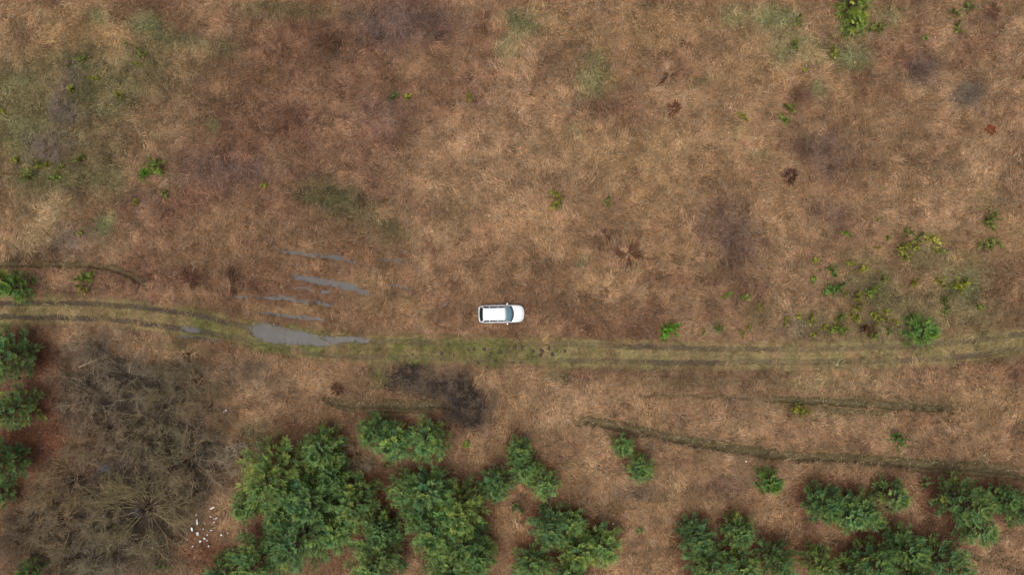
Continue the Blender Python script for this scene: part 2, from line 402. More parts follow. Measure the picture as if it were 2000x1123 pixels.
BLOBS = [  # photo px: x, y, rx, ry, tilt, colour, strength
    # broad tone
    (140, 220, 300, 200, 0, 'olive', .5), (300, 130, 160, 70, 0, 'olive', .35),
    (700, 130, 330, 190, 0, 'red', .72), (480, 330, 270, 140, 20, 'red', .55), (600, 560, 260, 90, 0, 'brown', .6), (1000, 560, 260, 150, 0, 'brown', .45),
    (1150, 250, 260, 150, 0, 'straw', .6), (1330, 340, 170, 110, 0, 'tan', .35), (1800, 330, 220, 150, 0, 'straw', .5), (1000, 330, 200, 110, 0, 'straw', .5),
    (1500, 790, 520, 70, 0, 'straw', .5), (1200, 960, 260, 120, 0, 'straw', .5), (650, 760, 260, 70, 0, 'straw', .4), (1900, 950, 160, 160, 0, 'straw', .5),
    # tan bare spots
    (120, 45, 65, 45, 0, 'tan', .8), (210, 78, 65, 36, 0, 'tan', .9), (1080, 60, 95, 40, 10, 'tan', .5), (1250, 62, 75, 50, 0, 'tan', .55), (90, 420, 62, 60, 0, 'pale', .7),
    (60, 470, 60, 25, 0, 'pale', .5), (1180, 290, 140, 70, 0, 'tan', .35), (1480, 100, 100, 80, 0, 'tan', .35), (790, 600, 30, 25, 0, 'tan', .7), (1150, 560, 90, 60, 0, 'tan', .25),
    (700, 560, 60, 30, 0, 'tan', .3), (560, 600, 90, 14, 3, 'tan', .5), (1310, 500, 90, 50, 0, 'tan', .3), (1130, 920, 50, 30, 0, 'tan', .4), (1300, 985, 60, 20, 0, 'tan', .5), (560, 700, 60, 40, 0, 'straw', .3),
    (1960, 480, 60, 60, 0, 'tan', .4), (1950, 800, 80, 50, 0, 'tan', .35), (860, 300, 90, 60, 0, 'straw', .4), (660, 20, 40, 20, 0, 'tan', .4), (520, 20, 60, 30, 0, 'olive', .4),
    # greens
    (1015, 60, 42, 34, 20, 'sage', .95), (990, 100, 26, 24, 0, 'sage', .8), (1178, 140, 26, 36, -20, 'green', .55), (1150, 160, 30, 32, 0, 'sage', .9), (1165, 110, 24, 20, 0, 'sage', .7),
    (1435, 28, 40, 26, 0, 'sage', .9), (1520, 30, 55, 34, 0, 'sage', .8), (1655, 108, 55, 26, 10, 'sage', .8), (1560, 90, 60, 36, 0, 'sage', .7), (1660, 40, 50, 50, 0, 'sage', .6), (1735, 30, 24, 24, 0, 'sage', .7),
    (190, 32, 24, 26, 0, 'sage', .75), (292, 52, 32, 24, 0, 'sage', .8), (350, 76, 70, 20, 10, 'olive', .75), (440, 90, 40, 26, 0, 'olive', .7), (210, 445, 26, 22, 0, 'sage', .95), (240, 175, 85, 52, 0, 'olive', .8),
    (55, 165, 90, 60, 0, 'olive', .75), (130, 118, 80, 26, 0, 'olive', .8), (40, 255, 80, 55, 0, 'olive', .8), (100, 340, 80, 40, 0, 'olive', .75), (210, 345, 40, 40, 0, 'olive', .55), (330, 375, 40, 24, 0, 'olive', .5),
    (420, 245, 16, 16, 0, 'sage', .6), (640, 390, 70, 40, 20, 'moss', .75), (700, 430, 80, 40, 10, 'moss', .5), (560, 25, 90, 26, 0, 'moss', .5), (770, 455, 40, 24, 0, 'moss', .5), (880, 420, 60, 40, 0, 'olive', .25),
    (1120, 258, 16, 14, 0, 'sage', .7), (1370, 155, 24, 10, 0, 'sage', .6), (1590, 170, 24, 20, 0, 'sage', .6), (1430, 258, 16, 14, 0, 'sage', .5), (1135, 512, 14, 10, 0, 'sage', .6), (1400, 640, 18, 14, 0, 'sage', .6),
    (1805, 490, 70, 50, 0, 'olive', .7), (1880, 560, 60, 60, 0, 'sage', .75), (1690, 545, 55, 55, 0, 'olive', .75), (1620, 640, 90, 36, 0, 'olive', .65), (1790, 630, 110, 46, 0, 'sage', .55), (1730, 590, 60, 40, 0, 'olive', .5),
    (1560, 640, 50, 30, 0, 'grey', .4), (1480, 600, 40, 40, 0, 'olive', .5), (1930, 620, 60, 30, 0, 'olive', .5), (1930, 400, 60, 20, 0, 'olive', .4), (1480, 300, 20, 16, 0, 'sage', .4),
    # purple and red brown stands of old stalks
    (800, 40, 120, 55, 0, 'purple', .8), (650, 90, 70, 46, 0, 'dark', .55), (620, 190, 90, 50, 0, 'red', .6), (740, 230, 90, 50, 0, 'purple', .45), (560, 240, 50, 40, 0, 'red', .6), (310, 430, 60, 50, 40, 'red', .8), (360, 400, 70, 50, 0, 'red', .6),
    (430, 345, 90, 46, 0, 'purple', .6), (290, 390, 40, 30, 0, 'purple', .5), (690, 275, 60, 36, 0, 'red', .6), (520, 330, 60, 30, 0, 'purple', .5), (1600, 300, 70, 55, 40, 'purple', .75), (1545, 190, 40, 45, 0, 'red', .7), (1810, 130, 46, 36, 0, 'purple', .8),
    (1790, 60, 60, 40, 0, 'red', .4), (1435, 465, 60, 60, 0, 'purple', .7), (1400, 400, 60, 40, 0, 'purple', .4), (1110, 105, 60, 36, 0, 'dark', .5), (1190, 190, 70, 36, 0, 'red', .65), (1055, 150, 30, 30, 0, 'dark', .4), (1240, 110, 60, 30, 0, 'brown', .5),
    (1210, 230, 60, 30, 0, 'red', .4), (1000, 590, 160, 40, 0, 'red', .4), (1050, 640, 160, 36, 0, 'red', .35), (1250, 625, 80, 40, 0, 'red', .6), (1100, 590, 70, 40, 0, 'dark', .35), (1260, 10, 30, 12, 0, 'dark', .6), (1590, 430, 60, 40, 0, 'purple', .4),
    (1960, 20, 60, 40, 0, 'dark', .5), (1890, 250, 60, 20, 0, 'red', .3), (1980, 390, 40, 40, 0, 'red', .6), (420, 160, 80, 60, 0, 'dark', .45), (450, 170, 50, 30, 0, 'red', .4), (60, 40, 60, 40, 0, 'dark', .4), (310, 10, 30, 20, 0, 'dark', .4),
    (95, 285, 46, 32, 0, 'grey', .8), (130, 210, 40, 40, 30, 'grey', .75), (145, 150, 26, 30, 0, 'grey', .7), (1895, 190, 36, 34, 0, 'grey', .85), (1810, 160, 50, 20, 0, 'grey', .4), (700, 30, 50, 16, 0, 'grey', .3), (150, 470, 60, 30, 0, 'grey', .6), (60, 490, 90, 20, 0, 'dark', .45),
    (1160, 725, 90, 20, 0, 'red', .5), (1300, 730, 90, 22, 0, 'dark', .35), (1500, 730, 60, 20, 0, 'red', .4), (1650, 860, 60, 20, 0, 'red', .45), (1520, 850, 40, 22, 0, 'brown', .4), (1425, 940, 40, 26, 0, 'purple', .7), (1370, 955, 40, 20, 0, 'dark', .5), (1330, 900, 40, 16, 0, 'red', .4), (1450, 790, 50, 40, 0, 'purple', .4), (1240, 965, 50, 20, 0, 'grey', .5), (330, 555, 110, 36, 10, 'red', .55), (470, 560, 90, 50, 0, 'red', .4), (620, 540, 110, 60, 0, 'red', .45),
    (400, 530, 60, 40, 0, 'dark', .3), (760, 610, 60, 40, 0, 'brown', .5), (120, 560, 100, 20, 0, 'red', .4), (700, 745, 60, 30, 0, 'dark', .35),
    # below the track
    (845, 738, 105, 36, 0, 'bramble', 1.6), (925, 785, 66, 42, 20, 'bramble', 1.2), (170, 680, 60, 34, 0, 'grey', .7), (235, 650, 40, 16, 0, 'grey', .6), (500, 735, 80, 34, 15, 'grey', .55), (740, 735, 22, 22, 0, 'green', .7), (1085, 735, 26, 12, 0, 'olive', .7), (1340, 745, 160, 12, 0, 'olive', .25),
    (1620, 745, 130, 16, 0, 'olive', .6), (1680, 790, 220, 26, 3, 'moss', .5), (1600, 890, 420, 26, 5, 'moss', .3), (520, 790, 60, 70, 0, 'straw', .5), (500, 860, 40, 40, 0, 'olive', .6), (430, 760, 60, 40, 0, 'straw', .4),
    # thicket floor
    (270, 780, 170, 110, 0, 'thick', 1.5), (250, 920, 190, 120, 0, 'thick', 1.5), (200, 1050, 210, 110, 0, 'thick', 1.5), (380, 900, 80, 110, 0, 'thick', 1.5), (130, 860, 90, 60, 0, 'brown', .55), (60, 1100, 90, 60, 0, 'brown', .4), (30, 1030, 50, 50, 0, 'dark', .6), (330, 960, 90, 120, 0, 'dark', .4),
    (90, 690, 46, 40, 0, 'litter', .9), (95, 850, 50, 60, 0, 'litter', .7), (30, 845, 60, 30, 0, 'litter', .8), (410, 1075, 70, 50, 0, 'litter', .8), (440, 1000, 60, 60, 0, 'straw', .35), (750, 990, 40, 60, 0, 'litter', .8), (650, 1090, 60, 40, 0, 'litter', .6), (990, 1000, 40, 60, 0, 'litter', .35),
]

PINES_XYR = []   # filled before the colour function is used: litter under each pine

def cover(x, y):
    """linear colour of what grows here, and how short the growth is"""
    px = x / S + 1000; py = 561.5 - y / S
    w1 = fbm(x, y, 0.16, 21, 4) * 46 + fbm(x, y, 0.9, 23, 3) * 22
    w2 = fbm(x, y, 0.16, 22, 4) * 46 + fbm(x, y, 0.9, 24, 3) * 22
    col = np.empty(x.shape + (3,)); col[:] = PAL['straw']
    n = fbm(x, y, 0.085, 31, 5)
    n2 = fbm(x, y, 0.3, 37, 4)
    def mix(key, w):
        nonlocal col
        c = PAL[key] if isinstance(key, str) else key
        w = np.clip(w, 0, 1)[..., None]
        col = col * (1 - w) + c * w
    mix('brown', 0.45 + 0.9 * n)
    mix('red', sstep(0.05, 0.55, n2) * 0.6)
    mix('tan', sstep(0.1, 0.6, -n2) * 0.3)
    short = np.zeros(x.shape)
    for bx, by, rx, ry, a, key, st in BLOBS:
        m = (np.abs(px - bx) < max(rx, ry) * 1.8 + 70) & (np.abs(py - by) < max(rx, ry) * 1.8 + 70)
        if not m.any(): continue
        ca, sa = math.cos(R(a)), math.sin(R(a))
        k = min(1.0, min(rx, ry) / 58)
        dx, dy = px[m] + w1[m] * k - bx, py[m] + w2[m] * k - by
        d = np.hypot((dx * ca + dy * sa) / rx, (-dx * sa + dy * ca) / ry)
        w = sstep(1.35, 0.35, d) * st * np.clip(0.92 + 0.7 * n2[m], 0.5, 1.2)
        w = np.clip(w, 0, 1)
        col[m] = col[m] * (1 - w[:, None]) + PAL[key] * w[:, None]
        if key in ('sage', 'olive', 'tan', 'green', 'moss', 'litter', 'thick'):
            short[m] = np.maximum(short[m], w * (1.0 if key in ('sage', 'green', 'litter') else 0.6))
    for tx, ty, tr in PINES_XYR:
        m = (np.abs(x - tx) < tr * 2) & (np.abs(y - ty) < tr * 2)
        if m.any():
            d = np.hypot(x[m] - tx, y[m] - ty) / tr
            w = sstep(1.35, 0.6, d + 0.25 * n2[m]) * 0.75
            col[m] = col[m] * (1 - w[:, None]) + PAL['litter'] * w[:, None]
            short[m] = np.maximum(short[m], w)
    # the track: green verge and middle, bare ruts
    t, r = track_w(x, y)
    bright = sstep(-41, -30, x) * sstep(10, -2, x)            # lush stretch left of and below the car
    gcol = (np.array(PAL['verge'])[None] * (1 - bright.reshape(-1, 1)) + np.array(PAL['green'])[None] * bright.reshape(-1, 1)).reshape(col.shape)
    wt = np.clip(t * (0.72 + 0.08 * bright + 0.8 * fbm(x, y, 0.6, 41, 3)), 0, .95)[..., None]
    col = col * (1 - wt) + gcol * wt
    short = np.maximum(short, t)
    bare = r * t * np.clip(0.72 + 0.3 * sstep(-24, -34, x) + 0.5 * fbm(x, y, 0.35, 43, 3) - 0.30 * sstep(-18, -8, x) * sstep(14, 4, x), 0, 1)
    # furrow beds
    dep, fm = furrow(x, y)
    mix('moss', fm * 0.75)
    short = np.maximum(short, fm)
    return col, short, bare, fm, n2

# ------------------------------------------------------------------ trees: list first (their litter colours the ground)
# photo px of the crown's middle, crown radius in px, tint, label
GREEN = (0.95, 1.0, 0.9); BLUE = (0.90, 1.0, 1.02); YELL = (1.25, 1.18, 0.95); DEEP = (0.78, 0.88, 0.78); LIGHT = (1.15, 1.15, 1.05)
PINES = [
    (26, 690, 54, DEEP, 'large round dark green pine at the left edge just below the track'),
    (44, 793, 46, GREEN, 'round green pine at the left edge, second below the track'),
    (16, 900, 50, DEEP, 'dark green pine at the left edge, third below the track'),
    (6, 962, 28, DEEP, 'lowest small dark pine cut by the left edge beside the thicket'),
    (735, 836, 30, GREEN, 'small green pine, leftmost of the three at the top of the central clump'),
    (772, 856, 34, LIGHT, 'light green star shaped pine, middle of the three atop the central clump'),
    (840, 856, 39, GREEN, 'dense round green pine, rightmost of the three atop the central clump'),
    (638, 866, 41, GREEN, 'green pine left of the pale bare shrub in the central clump'),
    (542, 920, 64, YELL, 'large yellowish green pine at the upper left of the central clump'),
    (486, 985, 26, GREEN, 'small pine at the left rim of the central clump below the yellowish one'),
    (622, 962, 56, BLUE, 'large bluish green pine right of the yellowish one in the central clump'),
    (702, 972, 46, LIGHT, 'light green pine below the pale bare shrub, facing the bare red gap'),
    (600, 1034, 62, BLUE, 'broad bluish green pine with finger like shoots, lower middle of the left clump'),
    (520, 1078, 58, GREEN, 'green pine at the bottom edge, left part of the central clump'),
    (446, 1112, 30, GREEN, 'low pine at the bottom edge, leftmost of the central clump'),
    (566, 985, 42, GREEN, 'green pine squeezed between the yellowish pine and the bluish ones'),
    (664, 1024, 40, LIGHT, 'light green pine on the right side of the broad bluish one'),
    (655, 918, 34, DEEP, 'dark pine directly below left of the pale bare shrub'),
    (822, 985, 36, GREEN, 'green pine at the left flank of the right half clump'),
    (940, 1078, 34, GREEN, 'low green pine at the lower right corner of the right half clump'),
    (742, 1082, 54, LIGHT, 'pale green long fingered pine at the bottom edge below the red gap'),
    (752, 1028, 34, BLUE, 'small bluish pine directly above the pale long fingered one'),
    (795, 945, 34, LIGHT, 'light green pine right of the red gap, uppermost of the right half clump'),
    (842, 950, 46, BLUE, 'bluish green pine in the upper row of the right half clump'),
    (902, 985, 50, YELL, 'yellow tipped pine on the right side of the right half clump'),
    (852, 1018, 54, GREEN, 'large green pine in the middle of the right half clump'),
    (908, 1046, 48, GREEN, 'green pine on the lower right of the right half clump'),
    (888, 1098, 54, LIGHT, 'light green pine at the bottom edge of the right half clump'),
    (1015, 876, 28, GREEN, 'small green pine at the top of the four pine group right of the clump'),
    (1022, 912, 32, GREEN, 'green pine in the middle of the four pine group right of the clump'),
    (970, 942, 38, BLUE, 'star shaped pine at the left of the four pine group'),
    (1062, 938, 36, LIGHT, 'light green pine at the right of the four pine group'),
    (1215, 868, 21, GREEN, 'small pine, upper of the leaning pair under the long furrow'),
    (1247, 910, 30, GREEN, 'round pine, lower of the pair under the long furrow'),
    (1072, 1022, 46, BLUE, 'bluish green pine at the upper left of the bottom centre clump'),
    (1118, 1016, 26, LIGHT, 'small pale pine at the top of the bottom centre clump'),
    (1176, 1058, 42, YELL, 'yellowish green pine at the right of the bottom centre clump'),
    (1128, 1066, 44, YELL, 'olive green pine in the middle of the bottom centre clump'),
    (1040, 1098, 42, GREEN, 'green pine at the bottom edge, left of the bottom centre clump'),
    (1112, 1112, 46, LIGHT, 'light green pine at the bottom edge, middle of the bottom centre clump'),
    (1355, 1040, 42, BLUE, 'bluish round pine at the bottom, left one of two beside bare grass'),
    (1440, 1032, 37, GREEN, 'round green pine at the bottom, right one of two beside bare grass'),
    (1378, 1096, 50, GREEN, 'green pine at the bottom edge below the bluish round pine'),
    (1440, 1100, 42, LIGHT, 'light green pine at the bottom edge below the round green one'),
    (1508, 1088, 44, GREEN, 'green pine at the bottom edge left of a dark red gap'),
    (1592, 1092, 38, YELL, 'yellow tipped pine at the bottom edge right of a dark red gap'),
    (1597, 978, 42, DEEP, 'dark pine at the left of the three pine row below the long furrow'),
    (1636, 994, 40, BLUE, 'bluish pine in the middle of the three pine row below the long furrow'),
    (1672, 990, 38, LIGHT, 'pale star shaped pine at the right of the three pine row'),
    (1700, 1010, 22, GREEN, 'small pine touching the lower right of the pale star shaped pine'),
    (1733, 960, 29, LIGHT, 'single small round pine standing alone under the long furrow'),
    (1868, 972, 55, GREEN, 'large tall green pine under the long furrow near the right edge'),
    (1896, 1024, 40, LIGHT, 'pine at the lower right foot of the large tall pine near right edge'),
    (1940, 968, 28, DEEP, 'thin dark pine between the large tall pine and the right edge'),
    (1978, 988, 42, GREEN, 'pine cut by the right edge below the long furrow'),
    (1690, 1086, 46, DEEP, 'dark pine at the bottom edge, left of the lower right clump'),
    (1758, 1064, 46, GREEN, 'green pine at the top of the lower right clump'),
    (1832, 1088, 52, BLUE, 'bluish green pine at the right of the lower right clump'),
    (1768, 1112, 46, DEEP, 'dark pine at the bottom edge, middle of the lower right clump'),
    (1650, 1112, 30, GREEN, 'small pine at the bottom edge where the lower right clump begins'),
]
def pine_h(r): return 2.05 * r + 0.9
for px, py, r, c, lab in PINES:
    rm = r * S; h = pine_h(rm)
    x, y = G(px, py, h * 0.28)
    PINES_XYR.append((x, y, rm))

# ------------------------------------------------------------------ ground sheet
def axis(lo, hi, step, far):
    core = np.arange(lo, hi + 1e-6, step)
    out = []; d = step; p = hi
    while p < far:
        d *= 1.35; p += d; out.append(p)
    out = np.array(out)
    return np.concatenate([(-out[::-1]) + (lo + hi), core, out])
gx = axis(-56, 56, 0.17, 2500); gy = axis(-33, 33, 0.17, 2500)
X, Y = np.meshgrid(gx, gy)
xf, yf = X.ravel(), Y.ravel()
Z = hfun(xf, yf)
tw, rw = track_w(xf, yf); dep, fm = furrow(xf, yf)
Z = Z - 0.10 * sstep(0.25, 0.6, tw) - 0.12 * sstep(0.2, 0.5, fm)
nx, ny = len(gx), len(gy)
idx = np.arange(nx * ny).reshape(ny, nx)
F = np.stack([idx[:-1, :-1], idx[:-1, 1:], idx[1:, 1:], idx[1:, :-1]], -1).reshape(-1, 4)
me = mesh_np('ground', np.stack([xf, yf, Z], 1), F, M_GROUND, True)
ccol, csh, cbare, cfm, _ = cover(xf, yf)
soil = lin((104, 78, 58))
gcol = ccol * 0.62 + soil * 0.20
gcol = gcol * (1 - cbare[:, None] * .8) + PAL['mud'] * cbare[:, None] * .8
set_color(me, gcol)
tag(obj('ground', me), 'wide field floor of brown thatch and soil under the dry grass', None, None, 'structure')

# ------------------------------------------------------------------ track
tx = np.arange(-75, 75, 0.2); tt = np.arange(-TRACK_HALF, TRACK_HALF + 0.01, 0.1)
TX, TT = np.meshgrid(tx, tt)
TY = TT + (yu(TX) + yl(TX)) / 2
a, b = TX.ravel(), TY.ravel()
z = hfun(a, b) + 0.015 - 0.10 * sstep(TRACK_HALF - 0.7, TRACK_HALF, np.abs(TT.ravel()))
i2 = np.arange(TX.size).reshape(TX.shape)
F = np.stack([i2[:-1, :-1], i2[:-1, 1:], i2[1:, 1:], i2[1:, :-1]], -1).reshape(-1, 4)
me = mesh_np('dirt_track', np.stack([a, b, z], 1), F, M_TRACK, True)
c1, _, b1, _, _ = cover(a, b)
cv = carve(a, b)[:, None]
c1 = c1 * (1 - b1[:, None]) + PAL['mud'] * b1[:, None]
c1 = c1 * (1 - cv) + PAL['mud'] * 0.8 * cv
set_color(me, c1)
tag(obj('dirt_track', me), 'two rutted grassy dirt track crossing the field below the car', None, None, 'structure')

# ------------------------------------------------------------------ furrows
for (pts, w, d), (_, _, _, lab) in zip(FW, FURROWS):
    P = np.array(pts)
    L = np.concatenate([[0], np.cumsum(np.hypot(*np.diff(P, axis=0).T))])
    u = np.arange(0, L[-1], 0.2)
    cx, cy = np.interp(u, L, P[:, 0]), np.interp(u, L, P[:, 1])
    v = np.linspace(-w * 1.15, w * 1.15, 15)
    A = np.repeat(cx[None], len(v), 0); B = cy[None] + v[:, None]
    a, b = A.ravel(), B.ravel()
    z = hfun(a, b) + 0.012 - 0.10 * np.repeat(sstep(w * 0.8, w * 1.15, np.abs(v)), len(u))
    i2 = np.arange(A.size).reshape(A.shape)
    F = np.stack([i2[:-1, :-1], i2[:-1, 1:], i2[1:, 1:], i2[1:, :-1]], -1).reshape(-1, 4)
    me = mesh_np('furrow', np.stack([a, b, z], 1), F, M_FURROW, True)
    c1, _, _, f1, _ = cover(a, b)
    k = f1[:, None]
    set_color(me, c1 * (1 - k) + (0.55 * lin((86, 75, 56)) + 0.45 * c1) * k)
    tag(obj('furrow', me), lab, None, None, 'structure')

# ------------------------------------------------------------------ puddles
def ribbon(pts, w):
    P = np.array(pts)
    L = np.concatenate([[0], np.cumsum(np.hypot(*np.diff(P, axis=0).T))])
    u = np.linspace(-0.25, L[-1] + 0.25, 24)
    cx, cy = np.interp(u, L, P[:, 0]), np.interp(u, L, P[:, 1])
    cx = cx + np.where(u < 0, u, 0) + np.where(u > L[-1], u - L[-1], 0)
    v = np.array([-1, 0, 1]) * (w * 1.7 + 0.15)
    A = np.repeat(cx[None], 3, 0); B = cy[None] + v[:, None]
    i2 = np.arange(A.size).reshape(A.shape)
    F = np.stack([i2[:-1, :-1], i2[:-1, 1:], i2[1:, 1:], i2[1:, :-1]], -1).reshape(-1, 4)
    return np.stack([A.ravel(), B.ravel(), np.zeros(A.size)], 1), F
for k, ((pts, w), (_, _, lab)) in enumerate(zip(SW, STREAKS)):
    v, F = ribbon(pts, w)
    v[:, 2] = -0.004 - 0.0015 * k
    tag(obj('puddle', mesh_np('puddle', v, F, M_WATER)), lab, None, None, 'structure')
bm = bmesh.new()
c = np.mean(BIGW, axis=0)
vs = [bm.verts.new((c[0] + (p[0] - c[0]) * 1.06, c[1] + (p[1] - c[1]) * 1.15, -0.004)) for p in BIGW]
bm.faces.new(vs)
me = bpy.data.meshes.new('puddle'); bm.to_mesh(me); bm.free(); me.materials.append(M_WATER)
tag(obj('puddle', me), 'big grey muddy puddle filling the track left of the car', None, None, 'structure')
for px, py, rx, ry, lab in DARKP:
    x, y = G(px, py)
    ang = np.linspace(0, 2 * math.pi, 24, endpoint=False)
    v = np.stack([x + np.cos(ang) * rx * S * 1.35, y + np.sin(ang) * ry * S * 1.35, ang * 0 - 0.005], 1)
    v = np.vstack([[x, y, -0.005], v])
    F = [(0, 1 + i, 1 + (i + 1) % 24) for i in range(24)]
    tag(obj('puddle', mesh_np('puddle', v, F, M_DARKWATER_SHADE)), lab, None, None, 'structure')  # the willow's disc is painted shade on soil, the rest bog water

# ------------------------------------------------------------------ grass (stuff: lodged dry grass, instanced tufts)
def tuft_mesh(name, n, length, width, fan, height, spread, seed, gray=0.35):
    """n bent blades lying mostly along +x"""
    g = np.random.default_rng(seed)
    V = []; Fc = []; Cc = []
    for i in range(n):
        a = g.normal(0, fan); l = length * g.uniform(0.5, 1.15); w = width * g.uniform(0.6, 1.3)
        ox, oy = g.normal(0, spread, 2)
        hgt = height * g.uniform(0.3, 1.2); curl = g.normal(0, 0.35)
        br = max(0.25, g.normal(1.0, gray)); tintr = g.normal(0, 0.06)
        colr = np.array([br * (1 + tintr), br, br * (1 - tintr)])
        base = len(V)
        for k, (t, zz, ww) in enumerate(((0, 0.0, 0.8), (0.45, 1.0, 1.0), (1, 0.35, 0.0))):
            aa = a + curl * t
            cx = ox + math.cos(aa) * l * t; cy = oy + math.sin(aa) * l * t
            nxx, nyy = -math.sin(aa) * w / 2 * ww, math.cos(aa) * w / 2 * ww
            z = hgt * zz + 0.01
            if ww > 0:
                V += [(cx + nxx, cy + nyy, z), (cx - nxx, cy - nyy, z + w * 0.3)]
                Cc += [colr, colr]
            else:
                V.append((cx, cy, z)); Cc.append(colr)
        Fc += [(base, base + 1, base + 3), (base, base + 3, base + 2), (base + 2, base + 3, base + 4)]
    me = mesh_np(name, V, Fc, M_GRASS)
    set_color(me, np.array(Cc))
    return me

src = bpy.data.collections.new('grass_tufts')     # sources only, not linked to the scene
for i in range(7):
    src.objects.link(bpy.data.objects.new('tuft_%02d' % i, tuft_mesh('tuft', 26, 0.52 if i < 4 else 0.78, 0.029, 0.45 if i < 4 else 0.30, 0.13, 0.27, 100 + i, 0.33)))
for i in range(3):   # coarse splayed stalks
    src.objects.link(bpy.data.objects.new('tuft_%02d' % (7 + i), tuft_mesh('tuft', 22, 0.55, 0.036, 1.3, 0.20, 0.18, 200 + i, 0.3)))
for i in range(4):   # short growth
    src.objects.link(bpy.data.objects.new('tuft_%02d' % (10 + i), tuft_mesh('tuft', 26, 0.24, 0.035, 2.5, 0.10, 0.24, 300 + i, 0.25)))

def scatter(name, pts, rot, scl, tint, index):
    me = bpy.data.meshes.new(name)
    n = len(pts)
    me.vertices.add(n); me.vertices.foreach_set('co', np.asarray(pts, np.float32).ravel())
    for nm, ty, dat, key in (('rot', 'FLOAT_VECTOR', rot, 'vector'), ('scl', 'FLOAT', scl, 'value'), ('tint', 'FLOAT_VECTOR', tint, 'vector')):
        at = me.attributes.new(nm, ty, 'POINT'); at.data.foreach_set(key, np.asarray(dat, np.float32).ravel())
    at = me.attributes.new('idx', 'INT', 'POINT'); at.data.foreach_set('value', np.asarray(index, np.int32))
    me.materials.append(M_GRASS)
    o = obj(name, me)
    ng = bpy.data.node_groups.new(name, 'GeometryNodeTree')
    ng.interface.new_socket('Geometry', in_out='INPUT', socket_type='NodeSocketGeometry')
    ng.interface.new_socket('Geometry', in_out='OUTPUT', socket_type='NodeSocketGeometry')
    N, L = ng.nodes, ng.links
    gi = N.new('NodeGroupInput'); go = N.new('NodeGroupOutput')
    ip = N.new('GeometryNodeInstanceOnPoints')
    ci = N.new('GeometryNodeCollectionInfo')
    ci.inputs['Collection'].default_value = src
    ci.inputs['Separate Children'].default_value = True
    ci.inputs['Reset Children'].default_value = True
    def named(nm, ty):
        a = N.new('GeometryNodeInputNamedAttribute'); a.data_type = ty
        a.inputs['Name'].default_value = nm
        return a.outputs['Attribute']
    e2r = N.new('FunctionNodeEulerToRotation')
    L.new(named('rot', 'FLOAT_VECTOR'), e2r.inputs[0])
    L.new(gi.outputs[0], ip.inputs['Points'])
    L.new(ci.outputs[0], ip.inputs['Instance'])
    ip.inputs['Pick Instance'].default_value = True
    L.new(named('idx', 'INT'), ip.inputs['Instance Index'])
    L.new(e2r.outputs[0], ip.inputs['Rotation'])
    L.new(named('scl', 'FLOAT'), ip.inputs['Scale'])
    L.new(ip.outputs[0], go.inputs[0])
    md = o.modifiers.new('scatter', 'NODES'); md.node_group = ng
    return o

def grass_field():
    n = 92000
    x = rng.uniform(-58, 58, n); y = rng.uniform(-35, 35, n)
    ne = 11000                                   # the short sward of the track is denser
    xe = rng.uniform(-58, 58, ne); ye = (yu(xe) + yl(xe)) / 2 + rng.uniform(-2.2, 2.2, ne)
    x = np.concatenate([x, xe]); y = np.concatenate([y, ye]); n = len(x)
    col, short, bare, fmk, n2 = cover(x, y)
    cv = carve(x, y, 1.0, 0.03)
    near = np.maximum(carve(x, y, 1.0, 0.75), furrow(x, y, 0.38)[1])
    tw_, rutw = track_w(x, y)
    near = np.maximum(near, sstep(2.5, 1.9, np.abs(y - (yu(x) + yl(x)) / 2 + 0.4 * fbm(x, y, 0.5, 56, 3))))
    patch = fbm(x, y, 0.45, 61, 3)
    keep = rng.random(n) > np.maximum.reduce([cv * 0.86, np.clip(bare * 1.6, 0, .985), fmk * 0.72])
    keep &= rng.random(n) < np.clip(0.92 + 0.35 * patch, 0.5, 1)
    x, y, col, short, n2, near = x[keep], y[keep], col[keep], short[keep], n2[keep], near[keep]
    n = len(x)
    z = hfun(x, y)
    ang = fbm(x, y, 0.07, 81, 3) * 5.0 + fbm(x, y, 0.4, 83, 2) * 1.6 + rng.normal(0, 0.45, n)
    is_short = rng.random(n) < np.maximum(np.clip(short * 1.05, 0, 0.95), near * 0.96)
    coarse = (~is_short) & (rng.random(n) < 0.08 + 0.12 * np.clip(n2, 0, 1))
    idx = np.where(is_short, 10 + rng.integers(0, 4, n), np.where(coarse, 7 + rng.integers(0, 3, n), rng.integers(0, 7, n)))
    rot = np.stack([rng.normal(0, 0.06, n), rng.normal(0, 0.06, n), np.where(coarse | is_short, rng.uniform(0, 6.28, n), ang)], 1)
    scl = rng.uniform(0.7, 1.3, n) * np.where(is_short, 1.25 - 0.68 * near, 1.0)
    br = np.clip(rng.normal(1.0, 0.2, n), 0.5, 1.7) * np.clip(1 + 0.60 * fbm(x, y, 0.9, 87, 4), 0.5, 1.5)
    br = br * np.clip(1 + 0.22 * fbm(x, y, 0.14, 88, 3), 0.75, 1.25)
    dark = rng.random(n) < 0.05 + 0.5 * sstep(0.25, 0.6, fbm(x, y, 1.1, 89, 2))
    br = np.where(dark, br * 0.48, br)
    palest = rng.random(n) < 0.03
    tint = col * br[:, None]
    tint = np.where((palest & ~is_short)[:, None], tint * np.array([1.25, 1.28, 1.35]), tint)
    hue = rng.normal(0, 0.05, n)[:, None]
    tint = tint * (1 + hue * np.array([1.0, 0.0, -0.6]))
    o = scatter('dry_grass', np.stack([x, y, z], 1), rot, scl, np.clip(tint, 0.004, 0.9), idx)
    tag(o, 'matted dry brown grass with green mossy patches covering the whole field', 'grass', None, 'stuff')
grass_field()

